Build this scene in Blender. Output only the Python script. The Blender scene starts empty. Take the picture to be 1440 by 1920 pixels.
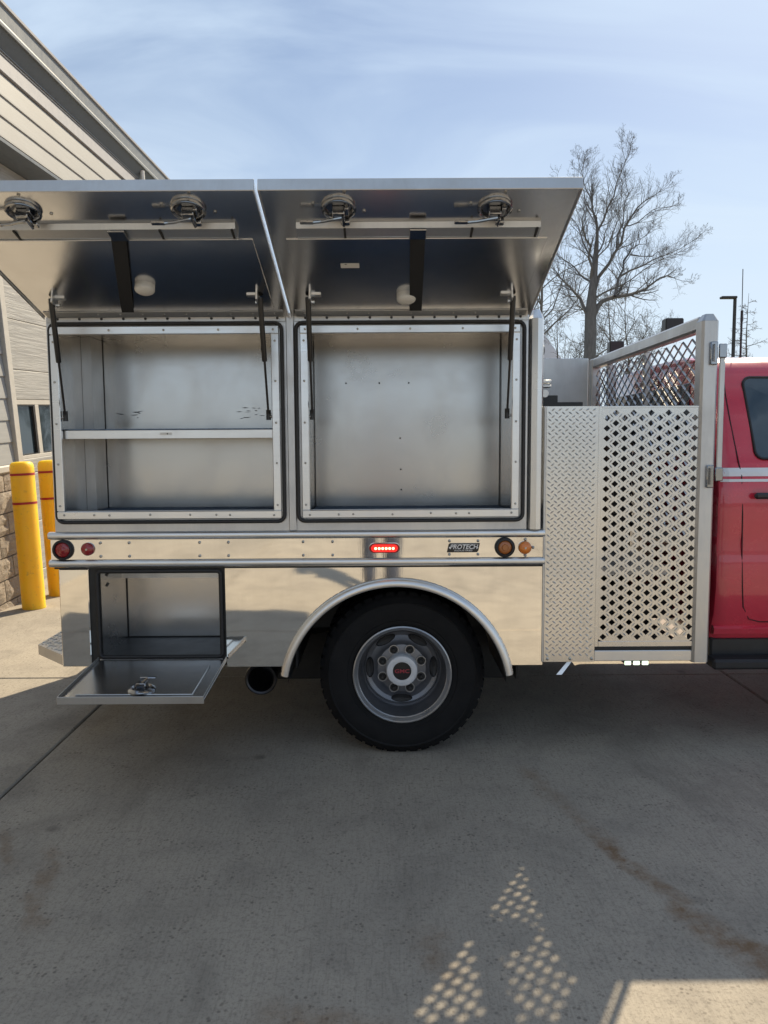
import bpy, math, random
from mathutils import Vector, Matrix

R = math.radians
random.seed(7)
scn = bpy.context.scene
C = scn.collection

# ------------------------------------------------------------------ camera, light, exposure
cam = bpy.data.cameras.new('camera')
co = bpy.data.objects.new('camera', cam); C.objects.link(co)
cam.sensor_fit = 'VERTICAL'; cam.sensor_height = 36.0; cam.lens = 27.0
cam.clip_start = 0.05; cam.clip_end = 3000
co.matrix_world = Matrix.Translation((0, 0, 1.5)) @ Matrix.Rotation(R(90 - 5.2), 4, 'X') @ Matrix.Rotation(-0.006, 4, 'Z')
scn.camera = co

SUN_AZ, SUN_EL = 30.0, 41.0
sd = Vector((math.sin(R(SUN_AZ)) * math.cos(R(SUN_EL)), math.cos(R(SUN_AZ)) * math.cos(R(SUN_EL)), math.sin(R(SUN_EL))))
sl = bpy.data.lights.new('sun', 'SUN'); sl.energy = 5.0; sl.angle = R(0.5); sl.color = (1.0, 0.86, 0.63)
so = bpy.data.objects.new('sun', sl); C.objects.link(so)
so.rotation_euler = sd.to_track_quat('Z', 'Y').to_euler(); so.location = (10, 20, 20)

w = bpy.data.worlds.new('World'); scn.world = w; w.use_nodes = True
nt = w.node_tree; nt.nodes.clear()
def wn(t, **k):
    n = nt.nodes.new(t)
    for a, b in k.items(): setattr(n, a, b)
    return n
wo = wn('ShaderNodeOutputWorld'); bg = wn('ShaderNodeBackground'); bg.inputs['Strength'].default_value = 0.075
sky = wn('ShaderNodeTexSky', sky_type='NISHITA', sun_disc=False, sun_elevation=R(SUN_EL), sun_rotation=R(SUN_AZ),
         altitude=200.0, air_density=1.0, dust_density=0.6, ozone_density=3.0)
tc = wn('ShaderNodeTexCoord'); sx = wn('ShaderNodeSeparateXYZ')
nt.links.new(tc.outputs['Generated'], sx.inputs[0])
# thin high cloud, laid out on a flat layer far overhead
zc = wn('ShaderNodeMath', operation='MAXIMUM'); zc.inputs[1].default_value = 0.0
za = wn('ShaderNodeMath', operation='ADD'); za.inputs[1].default_value = 0.22
dx = wn('ShaderNodeMath', operation='DIVIDE'); dy = wn('ShaderNodeMath', operation='DIVIDE')
cb = wn('ShaderNodeCombineXYZ')
nt.links.new(sx.outputs[2], zc.inputs[0]); nt.links.new(zc.outputs[0], za.inputs[0])
nt.links.new(sx.outputs[0], dx.inputs[0]); nt.links.new(za.outputs[0], dx.inputs[1])
nt.links.new(sx.outputs[1], dy.inputs[0]); nt.links.new(za.outputs[0], dy.inputs[1])
nt.links.new(dx.outputs[0], cb.inputs[0]); nt.links.new(dy.outputs[0], cb.inputs[1])
mp = wn('ShaderNodeMapping'); mp.inputs['Scale'].default_value = (0.9, 2.4, 1.0); mp.inputs['Rotation'].default_value = (0, 0, R(-14)); mp.inputs['Location'].default_value = (3.1, 0.7, 0)
nz = wn('ShaderNodeTexNoise'); nz.inputs['Scale'].default_value = 1.1; nz.inputs['Detail'].default_value = 7.0; nz.inputs['Roughness'].default_value = 0.52; nz.inputs['Distortion'].default_value = 0.7
rp = wn('ShaderNodeMapRange', interpolation_type='SMOOTHSTEP'); rp.inputs[1].default_value = 0.34; rp.inputs[2].default_value = 0.72; rp.inputs[3].default_value = 0.08; rp.inputs[4].default_value = 0.86
mx = wn('ShaderNodeMix', data_type='RGBA'); mx.inputs[7].default_value = (6.4, 7.8, 9.5, 1)
# low haze: pale towards the horizon
hz = wn('ShaderNodeMapRange', interpolation_type='SMOOTHSTEP'); hz.inputs[1].default_value = 0.0; hz.inputs[2].default_value = 0.55; hz.inputs[3].default_value = 0.80; hz.inputs[4].default_value = 0.0
mh = wn('ShaderNodeMix', data_type='RGBA'); mh.inputs[7].default_value = (7.2, 8.3, 9.3, 1)
nt.links.new(cb.outputs[0], mp.inputs[0]); nt.links.new(mp.outputs[0], nz.inputs['Vector']); nt.links.new(nz.outputs[0], rp.inputs[0])
nt.links.new(rp.outputs[0], mx.inputs[0]); nt.links.new(sky.outputs[0], mx.inputs[6])
nt.links.new(sx.outputs[2], hz.inputs[0]); nt.links.new(hz.outputs[0], mh.inputs[0]); nt.links.new(mx.outputs[2], mh.inputs[6])
nt.links.new(mh.outputs[2], bg.inputs[0]); nt.links.new(bg.outputs[0], wo.inputs[0])

vs = scn.view_settings
scn.display_settings.display_device = 'sRGB'
vs.view_transform = 'Standard'; vs.look = 'None'; vs.gamma = 1.0; vs.exposure = 0.50; vs.use_curve_mapping = False
scn.render.engine = 'CYCLES'
cy = scn.cycles
cy.max_bounces = 12; cy.glossy_bounces = 8; cy.diffuse_bounces = 4; cy.transmission_bounces = 6
cy.caustics_reflective = False; cy.caustics_refractive = False; cy.sample_clamp_indirect = 6.0
cy.use_denoising = True

# ------------------------------------------------------------------ materials
class Mat:
    def __init__(s, name):
        s.m = bpy.data.materials.new(name); s.m.use_nodes = True
        s.t = s.m.node_tree; s.t.nodes.clear()
        s.out = s.n('ShaderNodeOutputMaterial'); s.b = s.n('ShaderNodeBsdfPrincipled')
        s.l(s.b.outputs[0], s.out.inputs[0])
    def n(s, t, **k):
        n = s.t.nodes.new(t)
        for a, b in k.items(): setattr(n, a, b)
        return n
    def l(s, a, b): s.t.links.new(a, b)
    def set(s, **k):
        for a, v in k.items():
            i = s.b.inputs[a.replace('_', ' ')]
            i.default_value = (*v, 1) if isinstance(v, tuple) else v
        return s
    def pos(s, scale=(1, 1, 1), obj=False, rot=(0, 0, 0)):
        if obj: src = s.n('ShaderNodeTexCoord').outputs['Object']
        else: src = s.n('ShaderNodeNewGeometry').outputs['Position']
        m = s.n('ShaderNodeMapping'); m.inputs['Scale'].default_value = scale; m.inputs['Rotation'].default_value = rot
        s.l(src, m.inputs[0]); return m.outputs[0]
    def noise(s, vec, scale, detail=4, rough=0.55, dist=0.0):
        n = s.n('ShaderNodeTexNoise'); n.inputs['Scale'].default_value = scale; n.inputs['Detail'].default_value = detail
        n.inputs['Roughness'].default_value = rough; n.inputs['Distortion'].default_value = dist
        s.l(vec, n.inputs['Vector']); return n.outputs[0]
    def rng(s, v, a, b, c, d, smooth=False):
        n = s.n('ShaderNodeMapRange'); 
        if smooth: n.interpolation_type = 'SMOOTHSTEP'
        for i, x in enumerate((a, b, c, d)): n.inputs[i + 1].default_value = x
        s.l(v, n.inputs[0]); return n.outputs[0]
    def mix(s, f, a, b, blend='MIX'):
        n = s.n('ShaderNodeMix', data_type='RGBA', blend_type=blend)
        for sock, v in ((n.inputs[0], f), (n.inputs[6], a), (n.inputs[7], b)):
            if isinstance(v, (int, float)): sock.default_value = v
            elif isinstance(v, tuple): sock.default_value = (*v, 1)
            else: s.l(v, sock)
        return n.outputs[2]
    def math(s, op, a, b=0.0):
        n = s.n('ShaderNodeMath', operation=op)
        for sock, v in ((n.inputs[0], a), (n.inputs[1], b)):
            if isinstance(v, (int, float)): sock.default_value = v
            else: s.l(v, sock)
        return n.outputs[0]
    def bump(s, h, strength, dist, chain=None):
        n = s.n('ShaderNodeBump'); n.inputs['Strength'].default_value = strength; n.inputs['Distance'].default_value = dist
        s.l(h, n.inputs['Height'])
        if chain: s.l(chain, n.inputs['Normal'])
        return n.outputs[0]

def plain(name, col, rough=0.5, metal=0.0, var=0.12, bump=0.0, coat=0.0, scale=14.0, spec=0.5):
    m = Mat(name); m.set(Roughness=rough, Metallic=metal, Coat_Weight=coat)
    m.b.inputs['Specular IOR Level'].default_value = spec
    v = m.pos(); f = m.noise(v, scale, 5, 0.6)
    a = tuple(max(0, c * (1 - var)) for c in col); b = tuple(min(1, c * (1 + var)) for c in col)
    m.l(m.mix(m.rng(f, 0.3, 0.7, 0, 1), a, b), m.b.inputs['Base Color'])
    m.l(m.rng(f, 0.25, 0.75, max(0.02, rough * 0.85), min(1, rough * 1.15)), m.b.inputs['Roughness'])
    if bump: m.l(m.bump(m.noise(v, scale * 6, 4), bump, 0.01), m.b.inputs['Normal'])
    return m.m

def alu(name, base=(0.80, 0.795, 0.78), rough=0.2, wav=0.05, grain=(3, 3, 90), dirt=0.18, wscale=1.6, gb=0.012, gv=1.0):
    """aluminium sheet: rolled grain, hazy wear, slightly wavy so reflections bend"""
    m = Mat(name); m.set(Metallic=1.0)
    v = m.pos(); g = m.noise(m.pos(grain), 2.2, 5, 0.65); h = m.noise(v, 2.6, 6, 0.62, 0.4)
    st = m.noise(m.pos((7, 7, 0.9)), 1.6, 5, 0.6)
    d = m.rng(h, 0.42, 0.72, 0, dirt, True)
    dark = tuple(c * 0.62 for c in base)
    col = m.mix(d, m.mix(m.rng(g, 0.3, 0.7, 0, 0.16 * gv), base, tuple(c * 0.8 for c in base)), dark)
    m.l(m.mix(m.rng(st, 0.45, 0.8, 0, dirt * 0.7), col, (0.50, 0.47, 0.42)), m.b.inputs['Base Color'])
    r = m.math('ADD', m.rng(g, 0.25, 0.75, rough * (1 - .15 * gv), rough * (1 + .2 * gv)), m.rng(h, 0.35, 0.75, 0, rough * 0.5))
    m.l(r, m.b.inputs['Roughness'])
    b1 = m.bump(m.noise(v, wscale, 2, 0.4), wav, 0.05)
    m.l(m.bump(g, gb, 0.003, b1) if gb else b1, m.b.inputs['Normal'])
    return m.m

A_POL = alu('polished_aluminium', (0.92, 0.90, 0.86), 0.028, 0.075, (60, 60, 2.0), 0.22)
A_MILL = alu('mill_aluminium', (0.53, 0.525, 0.52), 0.20, 0.03, (6, 6, 20), 0.30, gb=0, gv=0.35)
A_DOOR = alu('door_skin_aluminium', (0.80, 0.805, 0.82), 0.15, 0.05, (60, 3, 60), 0.22, gb=0.004)
A_FRAME = alu('extruded_aluminium', (0.78, 0.785, 0.79), 0.28, 0.02, (2, 60, 60), 0.12)
A_TREAD = alu('tread_plate_aluminium', (0.70, 0.695, 0.685), 0.22, 0.03, (40, 40, 40), 0.22)
A_DULL = alu('dull_aluminium', (0.60, 0.60, 0.60), 0.36, 0.03, (40, 40, 6), 0.25)
MAT = plain('dark_floor_mat', (0.21, 0.27, 0.37), 0.75, 0, 0.25, 0.3, scale=60)
CHROME = plain('chrome', (0.36, 0.37, 0.39), 0.16, 1.0, 0.06)
STEEL = plain('stainless_screw', (0.45, 0.44, 0.42), 0.3, 1.0, 0.15)
RUBBER = plain('black_rubber', (0.018, 0.018, 0.02), 0.55, 0, 0.3)
BLACKP = plain('black_plastic', (0.022, 0.023, 0.026), 0.42, 0, 0.25)
DARKBOX = plain('dark_steel', (0.03, 0.029, 0.028), 0.6, 0.1, 0.35, 0.1)
WEB = plain('black_webbing', (0.016, 0.017, 0.02), 0.85, 0, 0.3, 0.3, scale=120)
STRUTM = plain('strut_black', (0.015, 0.015, 0.017), 0.3, 0, 0.2)
WHITEP = plain('white_plastic', (0.72, 0.71, 0.68), 0.45, 0, 0.06)
STRIPE = plain('white_stripe_vinyl', (0.74, 0.75, 0.78), 0.35, 0, 0.04, coat=0.3)
REDP = plain('red_paint', (0.60, 0.032, 0.062), 0.26, 0.0, 0.05, coat=1.0)
REDS = plain('red_seam', (0.03, 0.004, 0.006), 0.7)
GLASS = plain('dark_cab_glass', (0.045, 0.068, 0.088), 0.05, 0, 0.1, coat=0.6)
REDLENS = plain('red_lens', (0.30, 0.010, 0.014), 0.18, 0, 0.15, coat=0.8)
AMBER = plain('amber_lens', (0.72, 0.20, 0.02), 0.2, 0, 0.12, coat=0.8)
AMBERD = plain('amber_lens_deep', (0.40, 0.13, 0.03), 0.25, 0, 0.15, coat=0.6)
WHEELM = plain('wheel_alloy', (0.19, 0.195, 0.215), 0.38, 0.7, 0.12)
WHEELL = plain('wheel_lip_alloy', (0.42, 0.43, 0.45), 0.3, 0.8, 0.1)
HUBM = plain('hub_cap_plastic', (0.66, 0.67, 0.70), 0.4, 0.1, 0.06)
BADGE = plain('badge_black', (0.012, 0.012, 0.014), 0.3)
SILVERT = plain('badge_silver', (0.75, 0.75, 0.76), 0.35, 0.2)
REDT = plain('emblem_red', (0.34, 0.04, 0.055), 0.35)
REDTAPE = plain('red_tape', (0.40, 0.02, 0.015), 0.5)
SOFFIT = plain('grey_metal_trim', (0.085, 0.10, 0.12), 0.5, 0.0, 0.1)
FASCIA = plain('grey_fascia', (0.15, 0.165, 0.18), 0.5, 0.0, 0.1)
FRIEZE = plain('pale_grey_trim', (0.32, 0.32, 0.34), 0.55, 0, 0.06)
JAMB = plain('cream_trim', (0.44, 0.415, 0.375), 0.55, 0, 0.06)
ROOFM = plain('roof_metal', (0.20, 0.21, 0.22), 0.5, 0.2)
POSTM = plain('bronze_pole', (0.045, 0.042, 0.04), 0.5, 0.3)
def mk_tent():
    m = Mat('white_fabric_roof'); m.set(Base_Color=(0.82, 0.83, 0.88), Roughness=0.7)
    t = m.n('ShaderNodeBsdfTranslucent'); t.inputs[0].default_value = (0.75, 0.77, 0.86, 1); x = m.n('ShaderNodeMixShader'); x.inputs[0].default_value = 0.5
    m.l(m.b.outputs[0], x.inputs[1]); m.l(t.outputs[0], x.inputs[2]); m.l(x.outputs[0], m.out.inputs[0]); return m.m
TENT = mk_tent()

def emit(name, col, e, base=(0.5, 0.02, 0.02)):
    m = Mat(name); m.set(Base_Color=base, Roughness=0.25, Emission_Color=col, Emission_Strength=e); return m.m
LEDRED = emit('lit_red_lens', (1.0, 0.02, 0.015), 0.9, (0.45, 0.01, 0.01))
LEDHOT = emit('lit_red_diode', (1.0, 0.34, 0.16), 6.0)
LEDWHT = emit('lit_white_diode', (0.80, 1.0, 0.74), 1.2, (0.8, 0.85, 0.7))

def mk_tyre():
    m = Mat('tyre_rubber'); m.set(Roughness=0.75); m.b.inputs['Specular IOR Level'].default_value = 0.3
    f = m.noise(m.pos(), 9, 5)
    m.l(m.mix(m.rng(f, 0.35, 0.7, 0, 1), (0.004, 0.0042, 0.0055), (0.009, 0.009, 0.010)), m.b.inputs['Base Color'])
    m.l(m.bump(m.noise(m.pos(), 90, 3), 0.2, 0.003), m.b.inputs['Normal'])
    return m.m
TYRE = mk_tyre()

def mk_yellow():
    m = Mat('yellow_bollard_sleeve'); m.set(Roughness=0.5)
    v = m.pos(); f = m.noise(m.pos((6, 6, 1.5)), 2.2, 6, 0.65); s = m.noise(v, 26, 5, 0.7)
    c = m.mix(m.rng(f, 0.3, 0.75, 0, 1), (0.90, 0.58, 0.018), (0.82, 0.50, 0.02))
    m.l(m.mix(m.rng(s, 0.58, 0.72, 0, 0.55), c, (0.36, 0.24, 0.07)), m.b.inputs['Base Color'])
    m.set(Subsurface_Weight=0.75, Subsurface_Scale=0.16); m.b.inputs['Subsurface Radius'].default_value = (1.0, 0.75, 0.10)
    m.l(m.bump(m.noise(v, 220, 3), 0.12, 0.002), m.b.inputs['Normal'])
    return m.m
YELLOW = mk_yellow()

def mk_concrete():
    m = Mat('concrete'); m.set(Roughness=0.9); m.b.inputs['Specular IOR Level'].default_value = 0.25
    v = m.pos()
    big = m.noise(v, 0.55, 5, 0.6, 0.5); mid = m.noise(v, 3.2, 6, 0.62, 0.3)
    fine = m.noise(m.pos((1, 1, 1)), 52, 6, 0.75); brm = m.noise(m.pos((120, 9, 1), rot=(0, 0, R(24))), 1.0, 3, 0.6)
    oi = m.n('ShaderNodeObjectInfo').outputs['Random']
    c = m.mix(m.rng(big, 0.3, 0.72, 0, 1, True), (0.46, 0.405, 0.33), (0.375, 0.335, 0.28))
    c = m.mix(m.rng(mid, 0.42, 0.75, 0, 0.55, True), c, (0.26, 0.232, 0.198))
    c = m.mix(m.rng(oi, 0, 1, 0.0, 0.10), c, (0.24, 0.225, 0.20))
    # worn speckle: dark pits and the odd pale grain
    pit = m.n('ShaderNodeTexVoronoi'); pit.inputs['Scale'].default_value = 46; m.l(v, pit.inputs['Vector'])
    gate = m.rng(m.noise(v, 7, 3), 0.42, 0.62, 0, 1)
    pf = m.math('MULTIPLY', m.rng(pit.outputs['Distance'], 0.16, 0.30, 1, 0), gate)
    c = m.mix(m.math('MULTIPLY', pf, 0.62), c, (0.11, 0.092, 0.078))
    c = m.mix(m.rng(fine, 0.50, 0.72, 0, 0.55), c, (0.15, 0.135, 0.115))
    c = m.mix(m.rng(fine, 0.22, 0.36, 0.6, 0), c, (0.52, 0.485, 0.43))
    agg = m.noise(v, 120, 4, 0.75)
    c = m.mix(m.rng(agg, 0.53, 0.68, 0, 0.55), c, (0.12, 0.105, 0.09))
    blot = m.noise(m.pos((1, 0.45, 1), rot=(0, 0, R(18))), 1.7, 7, 0.68, 1.2)
    c = m.mix(m.rng(blot, 0.50, 0.70, 0, 0.42, True), c, (0.20, 0.178, 0.15))
    sp = m.n('ShaderNodeTexVoronoi'); sp.inputs['Scale'].default_value = 2.6; m.l(v, sp.inputs['Vector'])
    c = m.mix(m.math('MULTIPLY', m.rng(sp.outputs['Distance'], 0.03, 0.10, 1, 0, True), m.rng(m.noise(v, 1.1, 2), 0.5, 0.6, 0, 0.5)), c, (0.10, 0.09, 0.08))
    c = m.mix(m.rng(brm, 0.52, 0.66, 0, 0.28), c, (0.19, 0.168, 0.14))
    # rust-brown run-off stains
    sx_ = m.n('ShaderNodeSeparateXYZ'); m.l(v, sx_.inputs[0])
    wob = m.rng(m.noise(v, 5.5, 5, 0.6), 0, 1, -0.10, 0.10)
    def stain(p, q, width, amt, c):
        d = (Vector(q) - Vector(p)); L = d.length; d = d / L
        px = m.math('SUBTRACT', sx_.outputs[0], p[0]); py = m.math('SUBTRACT', sx_.outputs[1], p[1])
        al = m.math('ADD', m.math('MULTIPLY', px, d.x), m.math('MULTIPLY', py, d.y))
        ac = m.math('ADD', m.math('SUBTRACT', m.math('MULTIPLY', px, -d.y), m.math('MULTIPLY', py, -d.x)), wob)
        ac = m.math('ABSOLUTE', ac)
        e1 = m.rng(al, -0.06, 0.10, 0, 1, True); e2 = m.rng(al, L - 0.10, L + 0.06, 1, 0, True)
        f = m.math('MULTIPLY', m.rng(ac, 0.0, width, 1, 0, True), m.math('MULTIPLY', e1, e2))
        f = m.math('MULTIPLY', f, m.rng(m.noise(v, 16, 5, 0.7), 0.35, 0.62, 0.15, 1))
        return m.mix(m.math('MULTIPLY', f, amt), c, (0.20, 0.115, 0.055))
    for p, q, wd, am in (((0.62, 3.45), (0.84, 2.72), 0.07, 0.35), ((0.80, 2.80), (0.92, 2.46), 0.06, 0.9), ((0.90, 2.50), (1.0, 2.22), 0.06, 0.8), ((0.97, 2.27), (1.14, 1.98), 0.10, 0.75),
                         ((1.0, 2.2), (1.3, 2.05), 0.05, 0.7), ((-1.10, 2.25), (-1.26, 2.75), 0.05, 0.55), ((-1.35, 2.6), (-1.5, 2.9), 0.03, 0.5), ((0.10, 2.25), (0.19, 2.0), 0.09, 0.45), ((-0.35, 1.9), (0.2, 1.75), 0.10, 0.5)):
        c = stain(p, q, wd, am, c)
    m.l(c, m.b.inputs['Base Color'])
    b = m.bump(fine, 0.35, 0.004); b = m.bump(brm, 0.25, 0.003, b)
    m.l(b, m.b.inputs['Normal'])
    return m.m
CONC = mk_concrete()
JOINT = plain('joint_filler', (0.06, 0.055, 0.05), 0.95, 0, 0.3)

def mk_siding():
    m = Mat('painted_lap_siding'); m.set(Roughness=0.6)
    f = m.noise(m.pos((2, 2, 40), True), 1.4, 5, 0.6); g = m.noise(m.pos((1, 1, 1)), 1.8, 4)
    c = m.mix(m.rng(f, 0.3, 0.7, 0, 1), (0.315, 0.315, 0.31), (0.275, 0.275, 0.27))
    m.l(m.mix(m.rng(g, 0.4, 0.7, 0, 0.35), c, (0.24, 0.232, 0.22)), m.b.inputs['Base Color'])
    m.l(m.bump(f, 0.15, 0.003), m.b.inputs['Normal']); return m.m
SIDING = mk_siding()
def mk_doorpanel():
    m = Mat('embossed_door_steel'); m.set(Roughness=0.5)
    f = m.noise(m.pos((1, 1.4, 34), True), 1.3, 6, 0.6, 0.6)
    c = m.mix(m.rng(f, 0.44, 0.56, 0, 1), (0.29, 0.28, 0.265), (0.36, 0.35, 0.33))
    m.l(c, m.b.inputs['Base Color']); m.l(m.bump(f, 0.8, 0.010), m.b.inputs['Normal']); return m.m
DOORP = mk_doorpanel()
def mk_block():
    m = Mat('split_face_block'); m.set(Roughness=0.95)
    v = m.pos(); f = m.noise(v, 16, 8, 0.72); g = m.noise(v, 60, 4, 0.7)
    oi = m.n('ShaderNodeObjectInfo').outputs['Random']
    c = m.mix(m.rng(f, 0.3, 0.7, 0, 1), (0.36, 0.30, 0.245), (0.50, 0.44, 0.37))
    m.l(m.mix(m.rng(oi, 0, 1, 0, 0.45), c, (0.33, 0.27, 0.22)), m.b.inputs['Base Color'])
    b = m.bump(f, 1.0, 0.06); m.l(m.bump(g, 0.5, 0.01, b), m.b.inputs['Normal']); return m.m
BLOCK = mk_block()
def mk_winglass():
    m = Mat('station_window_glass'); m.set(Base_Color=(0.018, 0.028, 0.034), Roughness=0.04); m.b.inputs['Specular IOR Level'].default_value = 0.7
    m.l(m.bump(m.noise(m.pos(), 2.0, 2), 0.06, 0.02), m.b.inputs['Normal']); return m.m
WGLASS = mk_winglass()
def mk_bark(name, a, b):
    m = Mat(name); m.set(Roughness=0.9)
    f = m.noise(m.pos((5, 5, 1.2)), 2.0, 6, 0.65)
    m.l(m.mix(m.rng(f, 0.3, 0.7, 0, 1), a, b), m.b.inputs['Base Color'])
    m.l(m.bump(f, 0.6, 0.05), m.b.inputs['Normal']); return m.m
BARK = mk_bark('bark', (0.105, 0.10, 0.10), (0.185, 0.175, 0.17))
BARK2 = mk_bark('pale_bark', (0.13, 0.115, 0.10), (0.21, 0.19, 0.17))
def mk_grass():
    m = Mat('dormant_grass'); m.set(Roughness=0.95)
    v = m.pos(); a = m.noise(v, 0.12, 6, 0.6); b = m.noise(v, 3, 5, 0.7)
    c = m.mix(m.rng(a, 0.35, 0.65, 0, 1), (0.10, 0.115, 0.045), (0.17, 0.15, 0.085))
    m.l(m.mix(m.rng(b, 0.35, 0.7, 0, 0.5), c, (0.08, 0.075, 0.04)), m.b.inputs['Base Color']); return m.m
GRASS = mk_grass()

# ------------------------------------------------------------------ mesh helpers
class MB:
    def __init__(s): s.v = []; s.f = []
    def add(s, vs, fs):
        o = len(s.v); s.v += [tuple(p) for p in vs]; s.f += [tuple(i + o for i in f) for f in fs]; return s
    def box(s, x0, x1, y0, y1, z0, z1, bev=0.0):
        if x0 > x1: x0, x1 = x1, x0
        if y0 > y1: y0, y1 = y1, y0
        if z0 > z1: z0, z1 = z1, z0
        if bev <= 0:
            return s.add([(x, y, z) for x in (x0, x1) for y in (y0, y1) for z in (z0, z1)],
                  [(0, 1, 3, 2), (4, 6, 7, 5), (0, 4, 5, 1), (2, 3, 7, 6), (0, 2, 6, 4), (1, 5, 7, 3)])
        b = min(bev, (x1 - x0) * .45, (y1 - y0) * .45, (z1 - z0) * .45)
        X = (x0, x1); Y = (y0, y1); Z = (z0, z1); sg = (1, -1); vs = []; ix = {}
        for i in (0, 1):
            for j in (0, 1):
                for k in (0, 1):
                    p = (X[i] + sg[i] * b, Y[j] + sg[j] * b, Z[k] + sg[k] * b)
                    for a in range(3):
                        q = list(p); q[a] = (X[i], Y[j], Z[k])[a]; ix[i, j, k, a] = len(vs); vs.append(q)
        fs = []
        for i in (0, 1):
            f = [ix[i, 0, 0, 0], ix[i, 0, 1, 0], ix[i, 1, 1, 0], ix[i, 1, 0, 0]]; fs.append(f if i == 0 else f[::-1])
            f = [ix[0, i, 0, 1], ix[1, i, 0, 1], ix[1, i, 1, 1], ix[0, i, 1, 1]]; fs.append(f if i == 0 else f[::-1])
            f = [ix[0, 0, i, 2], ix[0, 1, i, 2], ix[1, 1, i, 2], ix[1, 0, i, 2]]; fs.append(f if i == 0 else f[::-1])
        for i in (0, 1):
            for j in (0, 1):
                e = (i + j) % 2
                f = [ix[i, j, 0, 0], ix[i, j, 0, 1], ix[i, j, 1, 1], ix[i, j, 1, 0]]; fs.append(f[::-1] if e else f)
                f = [ix[i, 0, j, 0], ix[i, 1, j, 0], ix[i, 1, j, 2], ix[i, 0, j, 2]]; fs.append(f if not e else f[::-1])
                f = [ix[0, i, j, 1], ix[0, i, j, 2], ix[1, i, j, 2], ix[1, i, j, 1]]; fs.append(f if not e else f[::-1])
                for k in (0, 1):
                    f = [ix[i, j, k, 0], ix[i, j, k, 1], ix[i, j, k, 2]]; fs.append(f if (i + j + k) % 2 else f[::-1])
        return s.add(vs, fs)
    def tube(s, pts, r, n=8, caps=True):
        pts = [Vector(p) for p in pts]; rr = r if isinstance(r, (list, tuple)) else [r] * len(pts)
        d0 = (pts[1] - pts[0]).normalized(); up = Vector((0, 0, 1)) if abs(d0.z) < 0.9 else Vector((1, 0, 0))
        u = d0.cross(up).normalized(); vs = []; fs = []
        for i, p in enumerate(pts):
            if i == 0: d = d0
            elif i == len(pts) - 1: d = (pts[i] - pts[i - 1]).normalized()
            else: d = ((pts[i + 1] - p).normalized() + (p - pts[i - 1]).normalized()).normalized()
            u = (u - d * u.dot(d)).normalized(); v = d.cross(u)
            for k in range(n):
                a = 2 * math.pi * k / n; vs.append(p + (u * math.cos(a) + v * math.sin(a)) * rr[i])
        for i in range(len(pts) - 1):
            for k in range(n):
                fs.append((i * n + k, i * n + (k + 1) % n, (i + 1) * n + (k + 1) % n, (i + 1) * n + k))
        if caps: fs.append(tuple(range(n))[::-1]); fs.append(tuple(range((len(pts) - 1) * n, len(pts) * n)))
        return s.add(vs, fs)
    def lathe(s, prof, c, axis='Y', n=32, a0=0.0, a1=2 * math.pi):
        """prof: (radius, offset along axis)"""
        full = abs(a1 - a0 - 2 * math.pi) < 1e-6; m = n if full else n + 1; vs = []; fs = []
        for (r, h) in prof:
            for k in range(m):
                a = a0 + (a1 - a0) * k / n; p, q = r * math.cos(a), r * math.sin(a)
                vs.append((c[0] + p, c[1] + h, c[2] + q) if axis == 'Y' else ((c[0] + p, c[1] + q, c[2] + h) if axis == 'Z' else (c[0] + h, c[1] + p, c[2] + q)))
        for i in range(len(prof) - 1):
            for k in range(n):
                k2 = (k + 1) % m
                fs.append((i * m + k, i * m + k2, (i + 1) * m + k2, (i + 1) * m + k))
        return s.add(vs, fs)
    def disc(s, c, r, h, axis='Y', n=20, dome=0.0):
        """short cylinder from c along axis by h, slightly domed"""
        pr = [(0.0001, h - 0 if not dome else h + dome), (r * .6, h + dome * .65), (r * .93, h), (r, h * .8), (r, 0)]
        return s.lathe(pr, c, axis, n)
    def prism(s, poly, y0, y1):
        """polygon in x,z extruded along y"""
        n = len(poly); vs = [(x, y0, z) for x, z in poly] + [(x, y1, z) for x, z in poly]
        fs = [tuple(range(n)), tuple(range(n, 2 * n))[::-1]] + [(i, i + n, (i + 1) % n + n, (i + 1) % n) for i in range(n)]
        return s.add(vs, fs)
    def prism_z(s, poly, z0, z1):
        n = len(poly); vs = [(x, y, z0) for x, y in poly] + [(x, y, z1) for x, y in poly]
        fs = [tuple(range(n))[::-1], tuple(range(n, 2 * n))] + [(i, (i + 1) % n, (i + 1) % n + n, i + n) for i in range(n)]
        return s.add(vs, fs)
    def prism_x(s, poly, x0, x1):
        """polygon in y,z extruded along x"""
        n = len(poly); vs = [(x0, y, z) for y, z in poly] + [(x1, y, z) for y, z in poly]
        fs = [tuple(range(n))[::-1], tuple(range(n, 2 * n))] + [(i, (i + 1) % n, (i + 1) % n + n, i + n) for i in range(n)]
        return s.add(vs, fs)
    def lug(s, c, u, v, n, L=0.014, W=0.0036, h=0.0022):
        c, u, v, n = Vector(c), Vector(u), Vector(v), Vector(n)
        vs = [c - u * L, c + v * W, c + u * L, c - v * W, c - u * L * .5 + n * h, c + u * L * .5 + n * h]
        return s.add(vs, [(0, 3, 4), (3, 2, 5), (3, 5, 4), (2, 1, 5), (1, 0, 4), (1, 4, 5)])
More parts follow.
